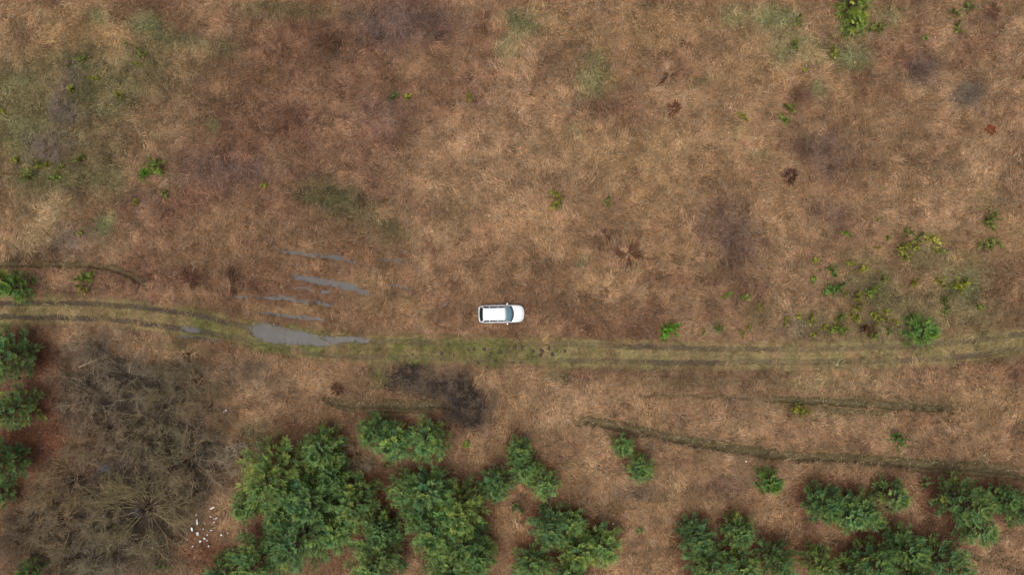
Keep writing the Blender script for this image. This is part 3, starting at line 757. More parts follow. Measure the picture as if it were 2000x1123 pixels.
# ------------------------------------------------------------------ plants: shared builders
def frames(D):
    """orthonormal frames with local z along each row of D"""
    D = D / np.linalg.norm(D, axis=1, keepdims=True)
    up = np.where(np.abs(D[:, 2:3]) > 0.95, np.array([[1.0, 0, 0]]), np.array([[0, 0, 1.0]]))
    A = np.cross(up, D); A /= np.linalg.norm(A, axis=1, keepdims=True)
    B = np.cross(D, A)
    return np.stack([A, B, D], 2)      # columns

def brush_mesh(name, O, D, Ls, wid, cols, needles, mat, seed=0, nw=0.03):
    """bottle brush shoots: O origins, D directions, Ls lengths"""
    g = np.random.default_rng(seed)
    n = len(O)
    T = []
    for i in range(needles):
        t = (i + 0.5) / needles
        a = i * 2.39996 + g.uniform(-.3, .3)
        out = np.array([math.cos(a), math.sin(a), 0])
        side = np.array([-math.sin(a), math.cos(a), 0])
        b0 = np.array([0, 0, t * 0.92])
        T.append((b0, out, side))
    V = np.empty((n, needles, 3, 3)); Fm = frames(D)
    jit = g.uniform(0.7, 1.25, (n, needles))
    for i, (b0, out, side) in enumerate(T):
        base = O + D * (b0[2] * Ls)[:, None]
        side_w = np.einsum('nij,j->ni', Fm, side) * nw * 0.5
        dirw = np.einsum('nij,j->ni', Fm, out * 0.80 + np.array([0, 0, 0.62]))
        V[:, i, 0] = base + side_w; V[:, i, 1] = base - side_w
        V[:, i, 2] = base + dirw * (wid * jit[:, i])[:, None]
    V = V.reshape(-1, 3)
    F = np.arange(len(V)).reshape(-1, 3)
    me = mesh_np(name, V, F, mat)
    C = np.repeat(cols[:, None, :], needles * 3, 1).reshape(-1, 3)
    C = C * np.repeat(g.uniform(0.8, 1.2, n * needles), 3)[:, None]
    set_color(me, C)
    return me

def tubes_mesh(name, segs, mat, cols=None, sides=3):
    """segs rows: p0(3) p1(3) r0 r1"""
    s = np.asarray(segs, float); n = len(s)
    D = s[:, 3:6] - s[:, 0:3]
    Fm = frames(D)
    V = np.empty((n, 2 * sides, 3))
    for k in range(sides):
        a = 2 * math.pi * k / sides
        off = np.einsum('nij,j->ni', Fm, np.array([math.cos(a), math.sin(a), 0]))
        V[:, k] = s[:, 0:3] + off * s[:, 6:7]
        V[:, sides + k] = s[:, 3:6] + off * s[:, 7:8]
    f = np.array([(k, (k + 1) % sides, sides + (k + 1) % sides, sides + k) for k in range(sides)])
    F = (f[None] + (np.arange(n) * 2 * sides)[:, None, None]).reshape(-1, 4)
    me = mesh_np(name, V.reshape(-1, 3), F, mat, True)
    if cols is not None:
        set_color(me, np.repeat(np.asarray(cols), 2 * sides, 0))
    return me

def sph(az, el): return np.array([math.cos(az) * math.cos(el), math.sin(az) * math.cos(el), math.sin(el)])

NEEDLE = lin((123, 150, 94))
def make_pine(seed, Rm):
    """returns crown mesh, trunk mesh; crown radius Rm metres"""
    g = np.random.default_rng(seed)
    h = pine_h(Rm)
    O = []; D = []; Ls = []; Cc = []; seg = []
    lean = g.normal(0, 0.02, 2)
    def ax(z): return np.array([lean[0] * z, lean[1] * z, z])
    zs = np.linspace(0, h * 0.93, 7)
    for a, b in zip(zs[:-1], zs[1:]):
        r0 = 0.035 * h * 0.55 * (1 - a / h) + 0.012; r1 = 0.035 * h * 0.55 * (1 - b / h) + 0.012
        seg.append((*ax(a), *ax(b), r0, r1))
    def shoot(p, d, l, c):
        d = d / np.linalg.norm(d)
        O.append(p); D.append(d); Ls.append(l); Cc.append(c)
    nwh = max(4, int(round(h / 0.60)))
    for w in range(nwh):
        t = (w + 0.5) / nwh
        z = h * (0.10 + 0.84 * t)
        prof = (1 - t ** 1.5) ** 0.75 * (0.85 + 0.15 * min(1, t / 0.25))
        nb = int(g.integers(5, 8)) + (1 if t < .6 else 0)
        a0 = g.uniform(0, 6.28)
        for k in range(nb):
            az = a0 + 2 * math.pi * k / nb + g.normal(0, 0.16)
            L = Rm * max(0.16, prof) * g.uniform(0.74, 1.12)
            el = R(8 + 38 * t) + g.normal(0, 0.10)
            d = sph(az, el)
            p0 = ax(z); bend = 0.35
            tone = np.clip(g.normal(1.0, 0.16), 0.6, 1.5)
            warm = g.normal(0, 0.08)
            base = NEEDLE * tone * np.array([1 + warm * 2, 1 + warm * .6, 1 - warm])
            npt = max(2, int(L / 0.42))
            prev = p0
            for j in range(1, npt + 1):
                u = j / npt
                p = p0 + d * L * u * 0.93 + np.array([0, 0, bend * L * 0.35 * u * u])
                seg.append((*prev, *p, 0.030 * (1 - u) + 0.010, 0.030 * (1 - u - 1 / npt * 0) + 0.008))
                prev = p
                if u < 0.22: continue
                for sgn in (-1, 1):
                    if g.random() < 0.12: continue
                    a2 = az + sgn * g.uniform(0.40, 0.75)
                    l2 = (0.28 + 0.40 * (1 - u) * L * 0.8) * g.uniform(0.7, 1.2)
                    e2 = el + g.uniform(-0.05, 0.30)
                    d2 = sph(a2, min(e2, 1.0))
                    nsub = max(1, int(l2 / 0.34))
                    for q in range(nsub):
                        f = (q + 0.35) / nsub
                        pp = p + d2 * l2 * f * 0.8
                        tip = q == nsub - 1
                        a3 = a2 + (0 if tip else g.choice([-1, 1]) * g.uniform(0.3, 0.6))
                        cc = base * np.clip(g.normal(1.0, 0.2), .5, 1.6)
                        if tip and g.random() < 0.4: cc = cc * np.array([1.4, 1.3, 1.15])
                        shoot(pp, sph(a3, min(e2 + g.uniform(-.1, .25), 1.0)), g.uniform(0.42, 0.66), cc)
                        if tip:
                            for s3 in (-1, 1):
                                shoot(pp, sph(a3 + s3 * g.uniform(.3, .6), min(e2 + g.uniform(0, .3), 1.0)), g.uniform(0.28, 0.46), cc * g.uniform(.7, 1.05))
                    if l2 > 0.5: seg.append((*p, *(p + d2 * l2 * 0.8), 0.014, 0.006))
            shoot(prev, d + np.array([0, 0, 0.15]), g.uniform(0.45, 0.7), base * np.array([1.4, 1.3, 1.15]))
    for k in range(5):
        shoot(ax(h * 0.93), sph(k * 1.26 + g.uniform(0, .4), 0.75), 0.35, NEEDLE * 1.25)
    shoot(ax(h * 0.93), np.array([0.05, 0, 1.0]), 0.45, NEEDLE * 1.2)
    O, D, Ls, Cc = map(np.array, (O, D, Ls, Cc))
    wid = 0.12 * g.uniform(0.85, 1.15, len(O))
    crown = brush_mesh('pine_crown', O, D, Ls, wid, Cc, 26, M_NEEDLE, seed, 0.036)
    trunk = tubes_mesh('pine_trunk', seg, M_BARK, sides=4)
    return crown, trunk, Rm

VARS = {}
for i, r in enumerate((2.9, 2.9, 2.4, 2.4, 2.0, 2.0, 1.5, 1.5, 1.1)):
    VARS[i] = make_pine(500 + i, r)

def thing(name, loc, label, cat, group=None, rz=0.0):
    e = bpy.data.objects.new(name, None); COL.objects.link(e)
    e.empty_display_size = 0.3
    e.location = loc; e.rotation_euler = (0, 0, rz)
    return tag(e, label, cat, group)

hz = hfun(np.array([p[0] for p in PINES_XYR]), np.array([p[1] for p in PINES_XYR]))
for k, ((px, py, r, tint, lab), (x, y, rm)) in enumerate(zip(PINES, PINES_XYR)):
    best = sorted(VARS, key=lambda i: abs(VARS[i][2] - rm))[:3]
    crown, trunk, vr = VARS[best[k % 2] if k % 5 else best[2]]
    f = rm / vr * (1.0 if px < 100 else 1.14 if px < 960 else 0.97)
    t = thing('pine_tree', (x, y, hz[k] - 0.05), lab, 'tree', 'pines along the lower edge of the field', random.uniform(0, 6.28))
    t.scale = (f, f, f * random.uniform(0.92, 1.1))
    obj('trunk', trunk, t)
    c = obj('crown', crown, t)
    j = random.uniform(0.88, 1.12)
    c.color = (tint[0] * j, tint[1] * j, tint[2] * j, 1)

# ------------------------------------------------------------------ saplings
def make_sapling(seed, Rm, arms, dens):
    g = np.random.default_rng(seed)
    O = []; D = []; Ls = []; Cc = []; seg = []
    h = Rm * 1.4
    seg.append((0, 0, -0.1, 0, 0, h * 0.8, 0.035 * Rm + .01, 0.012))
    base = lin((132, 145, 84))
    for k in range(arms):
        az = 2 * math.pi * k / arms + g.normal(0, 0.45)
        L = Rm * g.uniform(0.45, 1.1); el = g.uniform(0.1, 0.9)
        z0 = h * g.uniform(0.15, 0.7)
        d = sph(az, el); p0 = np.array([0, 0, z0])
        p1 = p0 + d * L
        seg.append((*p0, *p1, 0.02 * Rm + 0.006, 0.006))
        tone = np.clip(g.normal(1, .2), .55, 1.5)
        n = max(3, int(L / 0.10 * dens))
        for j in range(n):
            u = (j + 0.7) / n
            p = p0 + d * L * u
            a2 = az + g.normal(0, 0.8)
            O.append(p); D.append(sph(a2, g.uniform(0.1, 0.9))); Ls.append(g.uniform(0.16, 0.30) * (0.7 + 0.5 * Rm))
            Cc.append(base * tone * np.clip(g.normal(1, .18), .5, 1.6))
    for j in range(4):
        O.append(np.array([0, 0, h * 0.75])); D.append(sph(g.uniform(0, 6.28), g.uniform(0.6, 1.3))); Ls.append(0.22 * (0.7 + .5 * Rm)); Cc.append(base * 1.15)
    O, D, Ls, Cc = map(np.array, (O, D, Ls, Cc))
    crown = brush_mesh('sapling_foliage', O, D, Ls, np.full(len(O), 0.13), Cc, 14, M_NEEDLE, seed, 0.060)
    stem = tubes_mesh('sapling_stem', seg, M_BARK, sides=4)
    return crown, stem, Rm
SVARS = [make_sapling(700 + i, r, a, d) for i, (r, a, d) in enumerate(((0.35, 5, 1.2), (0.35, 4, 1.1), (0.5, 6, 1.2), (0.5, 5, 1.0), (0.75, 9, 1.2), (0.75, 7, 1.0), (1.1, 16, 1.4), (1.1, 14, 1.3)))]

sY = (1.35, 1.12, 0.55); sG = (0.62, 0.95, 0.62); sM = (0.95, 1.05, 0.6); sO = (1.0, 0.95, 0.7); sS = (0.85, 1.0, 0.95); sP = (2.2, 1.7, 1.0); sB = (0.55, 1.15, 0.3); sR = (0.75, 0.32, 0.35); sD = (0.5, 0.75, 0.55)
SAPLINGS = [
    # top right
    (1655, 14, 27, sM, 'tall bright green shrub cut by the top edge, biggest shrub up there'), (1661, 52, 20, sM, 'lower half shrub hanging under the tall bright green one at the top'),
    (1708, 55, 15, sO, 'olive green sapling right of the tall bright green shrub at the top'), (1625, 105, 11, sY, 'yellow green sapling below left of the tall shrub at the top'),
    (1550, 90, 11, sO, 'loose olive seedling in sage moss left of the tall top shrub'), (1556, 41, 9, sO, 'faint yellowish seedling nearest the top edge left of the tall shrub'), (1570, 138, 5, sY, 'tiny yellow seedling below the sage moss left of the tall shrub'),
    (1865, 28, 9, sO, 'upper left one of three small saplings near the top right corner'), (1888, 15, 9, sS, 'topmost of three small saplings near the top right corner'), (1866, 55, 11, sO, 'lowest of three small saplings near the top right corner'),
    (1803, 75, 6, sO, 'tiny sapling alone left of the three near the top right corner'), (1538, 214, 12, sM, 'bright green sapling, upper of a touching pair in red brown grass'), (1530, 235, 11, sM, 'bright green sapling, lower of a touching pair in red brown grass'),
    (1450, 228, 7, sY, 'lone yellow seedling left of the touching bright green pair'), (1996, 154, 6, sY, 'tiny yellow seedling cut by the right edge near the top'),
    # top left
    (278, 107, 10, sM, 'green sapling standing alone under the tan bare spots at top left'), (246, 87, 5, sO, 'tiny seedling just above left of the green sapling at top left'), (274, 127, 5, sY, 'tiny yellow seedling just below the green sapling at top left'),
    (235, 187, 9, sY, 'yellow sapling beside a red patch in the mossy upper left'), (186, 156, 6, sY, 'yellow seedling above left of the yellow sapling in the mossy upper left'), (144, 175, 8, sY, 'narrow yellow sapling in grey stalks in the mossy upper left'), (166, 115, 8, sO, 'faint olive seedling under the tan bare spots'),
    (306, 328, 17, sM, 'bright green bush, right half of the big pair at middle left'), (284, 338, 13, sB, 'bright green bush, left half of the big pair at middle left'),
    (60, 345, 13, sO, 'pale olive sapling, left of the group beneath grey stalks'), (110, 349, 10, sM, 'green sapling, rightmost low one of the group beneath grey stalks'), (78, 324, 9, sO, 'olive sapling, upper one of the group beneath grey stalks'), (92, 322, 6, sY, 'yellow seedling at the top of the group beneath grey stalks'),
    (32, 313, 8, sY, 'yellow seedling left of the group beneath grey stalks'), (120, 329, 6, sO, 'small olive seedling upper right of the group beneath grey stalks'), (160, 310, 9, sO, 'loose olive seedling between grey stalks and the big green pair'), (4, 217, 6, sY, 'yellow seedling cut by the left edge, upper half'),
    (325, 380, 9, sO, 'faint seedling below right of the big green pair at left'), (268, 398, 6, sY, 'tiny yellow seedling below the big green pair at left'), (158, 455, 6, sY, 'tiny yellow seedling above the dark crease at left'),
    # upper middle
    (771, 190, 9, sG, 'deep green seedling, left of a pair in the upper middle field'), (798, 191, 8, sY, 'yellow green seedling, right of a pair in the upper middle field'), (914, 190, 7, sY, 'single yellow seedling right of the pair in the upper middle field'),
    (518, 362, 7, sY, 'lone yellow seedling in purple brown grass left of centre'), (1088, 380, 8, sY, 'yellow sapling, upper of two stacked above the car'), (1086, 400, 10, sY, 'yellow sapling, lower of two stacked above the car'), (1185, 393, 9, sM, 'flat green seedling right of the two stacked yellow saplings'),
    # right of the car
    (1303, 642, 17, sB, 'vivid green round bush alone between the car and the right cluster'), (1418, 578, 7, sM, 'slim green seedling above right of the vivid round bush'), (1455, 582, 8, sM, 'green seedling right of the slim one, left of the right cluster'), (1374, 648, 5, sY, 'tiny yellow seedling right of the vivid round bush'),
    (1403, 642, 9, sS, 'grey green low bush right of the vivid round bush'), (1450, 652, 6, sY, 'yellow seedling by the track, lower of two near grey green bush'), (1463, 640, 6, sY, 'yellow seedling by the track, upper of two near grey green bush'), (1482, 599, 6, sY, 'yellow seedling between the vivid bush and the right cluster'),
    # right cluster
    (1927, 431, 16, sO, 'olive tuft sapling at the upper right, above the twin saplings'), (1918, 477, 12, sO, 'olive sapling, left of twins near the right edge'), (1936, 474, 11, sO, 'olive sapling, right of twins near the right edge'), (1819, 468, 15, sP, 'pale cream yellow sapling, palest plant in the right cluster'),
    (1770, 453, 10, sM, 'green sapling at the top of the group left of the pale yellow one'), (1790, 464, 10, sO, 'olive sapling between the group top and the pale yellow one'), (1760, 484, 13, sY, 'yellow sapling left in the group beside the pale yellow one'), (1764, 501, 11, sY, 'yellow sapling lowest in the group beside the pale yellow one'),
    (1786, 483, 7, sY, 'small yellow seedling directly left below the pale yellow sapling'), (1830, 492, 7, sO, 'slim olive seedling below the pale yellow sapling'), (1732, 466, 6, sO, 'tiny olive seedling left of the pale yellow sapling group'), (1650, 455, 8, sM, 'green seedling alone upper left of the right cluster'),
    (1712, 428, 5, sM, 'tiny seedling above the pale yellow group, upper of two'), (1712, 485, 5, sY, 'tiny yellow seedling left of the pale yellow group, lower of two'), (1592, 510, 7, sY, 'yellow seedling at the left rim of the right cluster'),
    (1625, 528, 11, sG, 'deep green round sapling, upper of three at left of the right cluster'), (1618, 563, 15, sG, 'deep green bush, biggest of three at left of the right cluster'), (1638, 560, 9, sD, 'dark green sapling touching the right of the deep green bush'), (1588, 545, 8, sM, 'slim green seedling left of the deep green bush'),
    (1660, 513, 6, sY, 'tiny yellow seedling right of the upper deep green sapling'), (1684, 526, 8, sY, 'yellow seedling in olive moss above the starry green sapling'), (1722, 545, 9, sM, 'light green sapling upper right of the starry green one'), (1698, 568, 13, sM, 'starry green sapling in the middle of the right cluster'),
    (1783, 550, 7, sY, 'lone yellow seedling in the red middle of the right cluster'), (1674, 580, 9, sY, 'yellow sapling left below the starry green one'), (1650, 573, 5, sY, 'tiny orange yellow seedling right of the deep green bush'), (1673, 601, 9, sY, 'yellow sapling second below left of the starry green one'),
    (1835, 550, 10, sY, 'yellow green sapling left of the bright group at far right'), (1870, 561, 15, sY, 'bright yellow green sapling, biggest of the far right group'), (1880, 549, 8, sM, 'green sapling touching the top of the far right group'), (1841, 588, 10, sO, 'olive sapling below the far right group'), (1843, 606, 9, sM, 'green sapling lowest of the far right group'), (1913, 600, 7, sO, 'small olive seedling near the right edge above the track'),
    (1640, 619, 13, sM, 'green sapling with long arms above the track, upper of two overlapping'), (1633, 641, 15, sM, 'green sapling with long arms above the track, lower of two overlapping'), (1663, 619, 8, sY, 'yellow seedling right of the two overlapping long armed saplings'), (1672, 620, 6, sO, 'tiny olive seedling right of the long armed saplings'),
    (1581, 623, 9, sY, 'yellow seedling left of the long armed saplings'), (1560, 617, 6, sY, 'tiny yellow seedling second left of the long armed saplings'), (1535, 628, 6, sY, 'tiny yellow seedling third left of the long armed saplings'), (1586, 652, 6, sY, 'yellow seedling near the track under the left row'), (1609, 640, 6, sY, 'small yellow seedling touching the left of the long armed saplings'),
    (1705, 613, 7, sY, 'yellow sapling, left of three above the dark red bush'), (1716, 623, 10, sY, 'yellow sapling, lowest of three above the dark red bush'), (1727, 609, 7, sY, 'yellow sapling, right of three above the dark red bush'), (1690, 642, 15, sR, 'dark red brown withered bush by the track in the right cluster'), (1706, 656, 9, sM, 'yellow green sapling right under the dark red bush'),
    (1736, 647, 6, sO, 'tiny seedling between the dark red bush and the pine like bush'), (1748, 630, 5, sY, 'tiny yellow seedling left of the dense pine like bush'), (1785, 645, 25, sG, 'dense round green pine like bush right beside the track'), (1780, 619, 10, sO, 'olive sapling touching the top of the dense pine like bush'), (1822, 648, 8, sO, 'faint seedling right of the dense pine like bush'),
    # below the track and left edge
    (1560, 796, 16, sY, 'round yellow green sapling at the left end of the mossy furrow'), (1751, 856, 16, sG, 'round green sapling between the mossy furrow and the long furrow'), (1495, 934, 24, sG, 'green bush with orange heart below the long furrow'), (1500, 942, 9, (2.0, 0.75, 0.4), 'orange withered shoot in the heart of a green bush'),
    (912, 868, 8, sM, 'faint green seedling right of the dense pine atop the central clump'), (760, 906, 9, sM, 'green seedling in the bare gap of the central clump'), (778, 893, 6, sM, 'tiny seedling above right of the one in the bare gap'), (1806, 940, 10, sS, 'grey green low bush left of the large tall pine'),
    (14, 549, 26, sM, 'leafy green bush cut by the left edge above the track, left half'), (50, 562, 24, sG, 'darker green leafy bush at the left edge above the track, right half'), (172, 545, 15, sM, 'upright green sapling above the track at far left'), (163, 566, 11, sY, 'yellow green sapling at the foot of the upright one, far left'),
    (322, 1103, 9, sG, 'small green sapling at the bottom among bare shrubs'), (70, 1110, 20, sD, 'dull green bush at the bottom left corner under bare twigs'), (1250, 1035, 8, sS, 'faint green seedling in the bare grass between bottom clumps'), (1012, 990, 10, sS, 'faint grey green seedling between two bottom pine groups'),
]
sap_xy = [G(px, py, 0.6 * r * S) for px, py, r, *_ in SAPLINGS]
sz = hfun(np.array([p[0] for p in sap_xy]), np.array([p[1] for p in sap_xy]))
for k, ((px, py, r, tint, lab), (x, y)) in enumerate(zip(SAPLINGS, sap_xy)):
    rm = r * S
    big = True
    if r >= 20:
        crown, stem, vr = VARS[8]
        tm = (tint[0] * 1.3, tint[1] * 1.05, tint[2] * 1.0)
    else:
        best = sorted(range(len(SVARS)), key=lambda i: abs(SVARS[i][2] - rm))[:2]
        crown, stem, vr = SVARS[best[k % 2]]
        tm = tint
    f = rm / vr * (1.0 if r >= 20 else 1.25)
    rz = random.uniform(0, 6.28)
    g_ = 'young saplings in the dry field'
    if big:
        t = thing('sapling', (x, y, sz[k] - 0.02), lab, 'sapling', g_, rz)
        t.scale = (f * random.uniform(.85, 1.15), f * random.uniform(.85, 1.15), f)
        obj('stem', stem, t); c = obj('foliage', crown, t)
    else:
        c = obj('sapling', crown, None, (x, y, sz[k] - 0.02), (0, 0, rz), (f * random.uniform(.8, 1.2), f * random.uniform(.8, 1.2), f))
        tag(c, lab, 'sapling', g_)
    j = random.uniform(0.85, 1.15)
    c.color = (tm[0] * j, tm[1] * j, tm[2] * j, 1)

# ------------------------------------------------------------------ bare shrubs of the thicket
def make_shrub(seed, Rm, nst, open_=0.5):
    g = np.random.default_rng(seed)
    seg = []; col = []
    base = lin((152, 140, 122))
    def grow(p, d, L, r, lvl):
        n = 4 if lvl == 0 else 3
        bend = g.normal(0, 0.10, 3)
        tone = np.clip(g.normal(1, .22), .45, 1.6)
        for i in range(n):
            q = p + d * L / n
            ra = r * (1 - 0.7 * i / n); rb = r * (1 - 0.7 * (i + 1) / n)
            seg.append((*p, *q, ra, rb)); col.append(base * tone)
            p = q
            d = d + bend + g.normal(0, 0.10, 3) + np.array([0, 0, 0.05]); d /= np.linalg.norm(d)
            if lvl < 2 and (i > 0 or lvl > 0):
                for _ in range(3 if lvl == 0 else 2):
                    dd = d + g.normal(0, 0.48, 3); dd /= np.linalg.norm(dd)
                    if dd[2] < -0.1: dd[2] *= -0.5
                    grow(p, dd, L * g.uniform(0.35, 0.6), max(0.012, r * 0.45), lvl + 1)
    for k in range(nst):
        az = g.uniform(0, 6.28); el = g.uniform(0.25, 0.85) if open_ > .6 else g.uniform(0.25, 1.35)
        o = g.uniform(0.15, 0.25) * Rm if open_ > .6 else g.uniform(0.08, 0.4) * Rm
        p = np.array([math.cos(az) * o, math.sin(az) * o, 0.0])
        grow(p, sph(az + g.normal(0, .15), el), Rm * g.uniform(0.5, 0.85), 0.034 if open_ > .6 else 0.022, 0)
    return tubes_mesh('shrub_twigs', seg, M_TWIG, np.array(col)), seg, Rm
SH = [make_shrub(900, 2.9, 22, 0.4), make_shrub(901, 2.9, 20, 0.4), make_shrub(902, 3.6, 34, 0.9), make_shrub(903, 2.2, 24, 0.4), make_shrub(904, 2.6, 20, 0.5)]
def stump_mesh(seed, Rm):
    g = np.random.default_rng(seed); seg = []
    for k in range(9):
        a = g.uniform(0, 6.28); o = g.uniform(0.02, 0.14) * Rm
        seg.append((o * math.cos(a), o * math.sin(a), -0.1, o * 1.4 * math.cos(a), o * 1.4 * math.sin(a), 0.45, 0.07, 0.05))
    return tubes_mesh('shrub_base', seg, M_BARK, sides=5)
STUMP = stump_mesh(5, 2.9)
SHRUBS = [
    (268, 1004, 86, 2, (0.92, 0.90, 0.62), 'vase shaped bare willow with olive stems round a dark heart'),
    (470, 893, 36, 3, (1.35, 1.35, 1.25), 'silvery grey bare shrub left of the yellowish pine'),
    (692, 888, 40, 3, (1.2, 1.15, 0.95), 'pale grey bare shrub inside the top of the central pine clump'),
    (360, 695, 56, 0, (0.70, 0.66, 0.45), 'olive brown bare shrub just below the wet track, top of the thicket'),
    (240, 735, 56, 1, (0.9, 0.84, 0.78), 'greyish bare shrub at the upper left of the thicket'),
    (165, 775, 58, 4, (0.92, 0.80, 0.68), 'brown grey bare shrub right of the left edge pines, upper thicket'),
    (310, 800, 60, 0, (0.82, 0.76, 0.55), 'olive bare shrub in the upper middle of the thicket'),
    (405, 800, 50, 1, (0.85, 0.75, 0.58), 'brown bare shrub at the upper right of the thicket near a litter piece'),
    (436, 826, 34, 4, (0.75, 0.62, 0.42), 'small brown bare shrub with dark heart at the right thicket rim'),
    (270, 860, 54, 4, (0.85, 0.80, 0.64), 'bare shrub in the very middle of the thicket'),
    (356, 905, 62, 1, (1.05, 0.94, 0.76), 'tan tipped bare shrub at the right middle of the thicket'),
    (330, 870, 42, 3, (0.72, 0.76, 0.62), 'grey green bare shrub above the tan tipped one'),
    (130, 945, 72, 0, (0.92, 0.80, 0.56), 'broad brown bare shrub beside the lowest left edge pine'),
    (115, 1020, 60, 4, (1.0, 0.84, 0.62), 'tan bare shrub at the lower left of the thicket'),
    (205, 840, 46, 3, (0.9, 0.78, 0.66), 'small brown bare shrub above the dark bog pool'),
    (205, 975, 46, 3, (0.85, 0.80, 0.62), 'small bare shrub between bog pool and vase shaped willow'),
    (200, 1085, 62, 1, (0.92, 0.92, 0.78), 'grey green bare shrub at the bottom edge below the thicket middle'),
    (310, 1085, 50, 4, (0.80, 0.72, 0.58), 'brown bare shrub at the bottom edge below the vase shaped willow'),
    (125, 1100, 52, 0, (0.84, 0.84, 0.68), 'bare shrub at the bottom edge left in the thicket'),
    (70, 1015, 44, 3, (0.8, 0.74, 0.64), 'small bare shrub under the lowest left edge pine'), (160, 870, 46, 1, (0.84, 0.78, 0.70), 'grey brown bare shrub left of the small one above the bog pool'),
    (380, 745, 46, 3, (0.80, 0.76, 0.66), 'grey bare shrub under the olive brown one at the thicket top'), (300, 745, 44, 1, (0.86, 0.82, 0.76), 'pale grey bare shrub right of the greyish upper left one'),
    (400, 870, 44, 0, (0.84, 0.78, 0.68), 'grey brown bare shrub under the small one with a dark heart'), (300, 935, 44, 1, (0.78, 0.74, 0.66), 'dull grey bare shrub just above the vase shaped willow'),
    (380, 960, 44, 3, (0.74, 0.68, 0.58), 'dull brown bare shrub between the tan tipped one and the litter'), (170, 1030, 46, 3, (0.80, 0.76, 0.68), 'dull grey bare shrub left of the vase shaped willow'),
    (30, 1065, 46, 4, (0.62, 0.55, 0.48), 'dark bare shrub in the bottom left corner'),
    (96, 285, 30, 3, (0.85, 0.75, 0.75), 'low grey purple twig bush at the upper left of the field'),
    (130, 212, 24, 3, (0.8, 0.72, 0.72), 'small grey twig bush above the low purple one, upper left'),
    (1895, 190, 28, 3, (0.72, 0.68, 0.66), 'round grey tangled bramble disc at the upper right'),
    (172, 676, 40, 4, (0.78, 0.74, 0.66), 'grey low scrub under the track right of the first left edge pine'),
    (1805, 140, 26, 4, (0.62, 0.52, 0.52), 'dark purple twiggy bush left of the round bramble disc'),
]
def bare(px, py, r, v, tint, lab, zsq, grp):
    me, _, vr = SH[v]
    rm = r * S; f = rm / vr
    x, y = G(px, py, rm * 0.45 * zsq)
    z = float(hfun(np.array([x]), np.array([y]))[0])
    t = thing('bare_shrub', (x, y, z), lab, 'shrub', grp, random.uniform(0, 6.28))
    t.scale = (f, f, f * zsq)
    obj('stem_base', STUMP, t)
    c = obj('twigs', me, t); c.color = (*tint, 1)
for px, py, r, v, tint, lab in SHRUBS:
    bare(px, py, r, v, tint, lab, 0.35 if py < 600 else 0.9, 'leafless shrubs')
for px, py, r, lab in [(800, 735, 30, 'dark dead bramble heap, left third of the patch under the track'), (850, 740, 34, 'dark dead bramble heap, middle of the patch under the track'),
                       (900, 738, 32, 'dark dead bramble heap, right third of the patch under the track'), (905, 790, 26, 'dark dead bramble heap at the end of the short mossy furrow'),
                       (945, 782, 30, 'dark dead bramble heap lowest right of the patch'), (1692, 868, 18, 'dark dead branches on the upper bank of the long furrow'),
                       (500, 728, 28, 'dark twig heap right of the thicket under the big puddle'), (548, 742, 20, 'dark twig heap at a wet hollow under the big puddle')]:
    bare(px, py, r, 3 if r > 25 else 4, (0.58, 0.50, 0.46), lab, 0.3, 'dead bramble heaps')

# ------------------------------------------------------------------ dead splayed tussocks
M_DEAD = mat_attr('dead_stalks', 4.0, 0.7, 1.3, rough=0.95)
def dead_tussock(px, py, arms, lab, colr=(88, 60, 42), n=26, wmul=1.0):
    g = np.random.default_rng(int(px))
    V = []; Fc = []; Cc = []
    c0 = lin(colr)
    for az, L, sp in arms:
        for i in range(n):
            a = R(az) + g.normal(0, sp); l = L * S * g.uniform(0.4, 1.1); w = 0.045 * wmul * g.uniform(.6, 1.3)
            st = g.uniform(0.05, 0.35) * L * S; hh = g.uniform(0.12, 0.32)
            b = len(V); curl = g.normal(0, .15)
            for t, zz, ww in ((0, .5, .7), (.5, 1, 1), (1, .75, .3)):
                aa = a + curl * t; rr = st + (l - st * .5) * t
                cx, cy = math.cos(aa) * rr, math.sin(aa) * rr
                V += [(cx - math.sin(aa) * w * ww, cy + math.cos(aa) * w * ww, hh * zz), (cx + math.sin(aa) * w * ww, cy - math.cos(aa) * w * ww, hh * zz + .015)]
            tone = np.clip(g.normal(1, .3), .4, 2)
            Cc += [c0 * tone] * 6
            Fc += [(b, b + 1, b + 3, b + 2), (b + 2, b + 3, b + 5, b + 4)]
    x, y = G(px, py)
    me = mesh_np('dead_tussock', V, Fc, M_DEAD); set_color(me, np.array(Cc))
    o = obj('dead_tussock', me, None, (x, y, float(hfun(np.array([x]), np.array([y]))[0]) + 0.04))
    tag(o, lab, 'tussock', 'dead splayed tussocks')
dead_tussock(1226, 496, [(172, 33, .10), (205, 24, .22), (48, 30, .10), (75, 20, .12), (-12, 33, .08), (15, 28, .4), (-82, 32, .09)], 'dark star shaped dead tussock with splayed arms right of the car', (98, 70, 52), 30, 0.5)
dead_tussock(1314, 214, [(80, 16, .5), (20, 18, .4), (-110, 18, .3), (-60, 14, .5), (150, 14, .5)], 'brown radial dead tussock in the upper field right of centre', (98, 66, 50))
dead_tussock(1542, 345, [(60, 16, .5), (160, 18, .5), (250, 18, .6), (-30, 14, .5)], 'dark ring shaped dead tussock beside purple stalks', (70, 48, 38))
dead_tussock(1932, 256, [(0, 12, 2), (90, 12, 2), (200, 12, 2)], 'small rusty withered tussock below the round bramble disc', (110, 58, 36))
dead_tussock(640, 86, [(0, 28, .3), (180, 24, .4), (60, 22, .5), (-70, 20, .5)], 'dark brown spread tussock in the red stalks at upper left centre', (80, 58, 42))
dead_tussock(1936, 26, [(100, 18, .5), (200, 16, .6), (-70, 18, .6), (10, 14, .5)], 'brown tussock in the top right corner', (92, 64, 50))
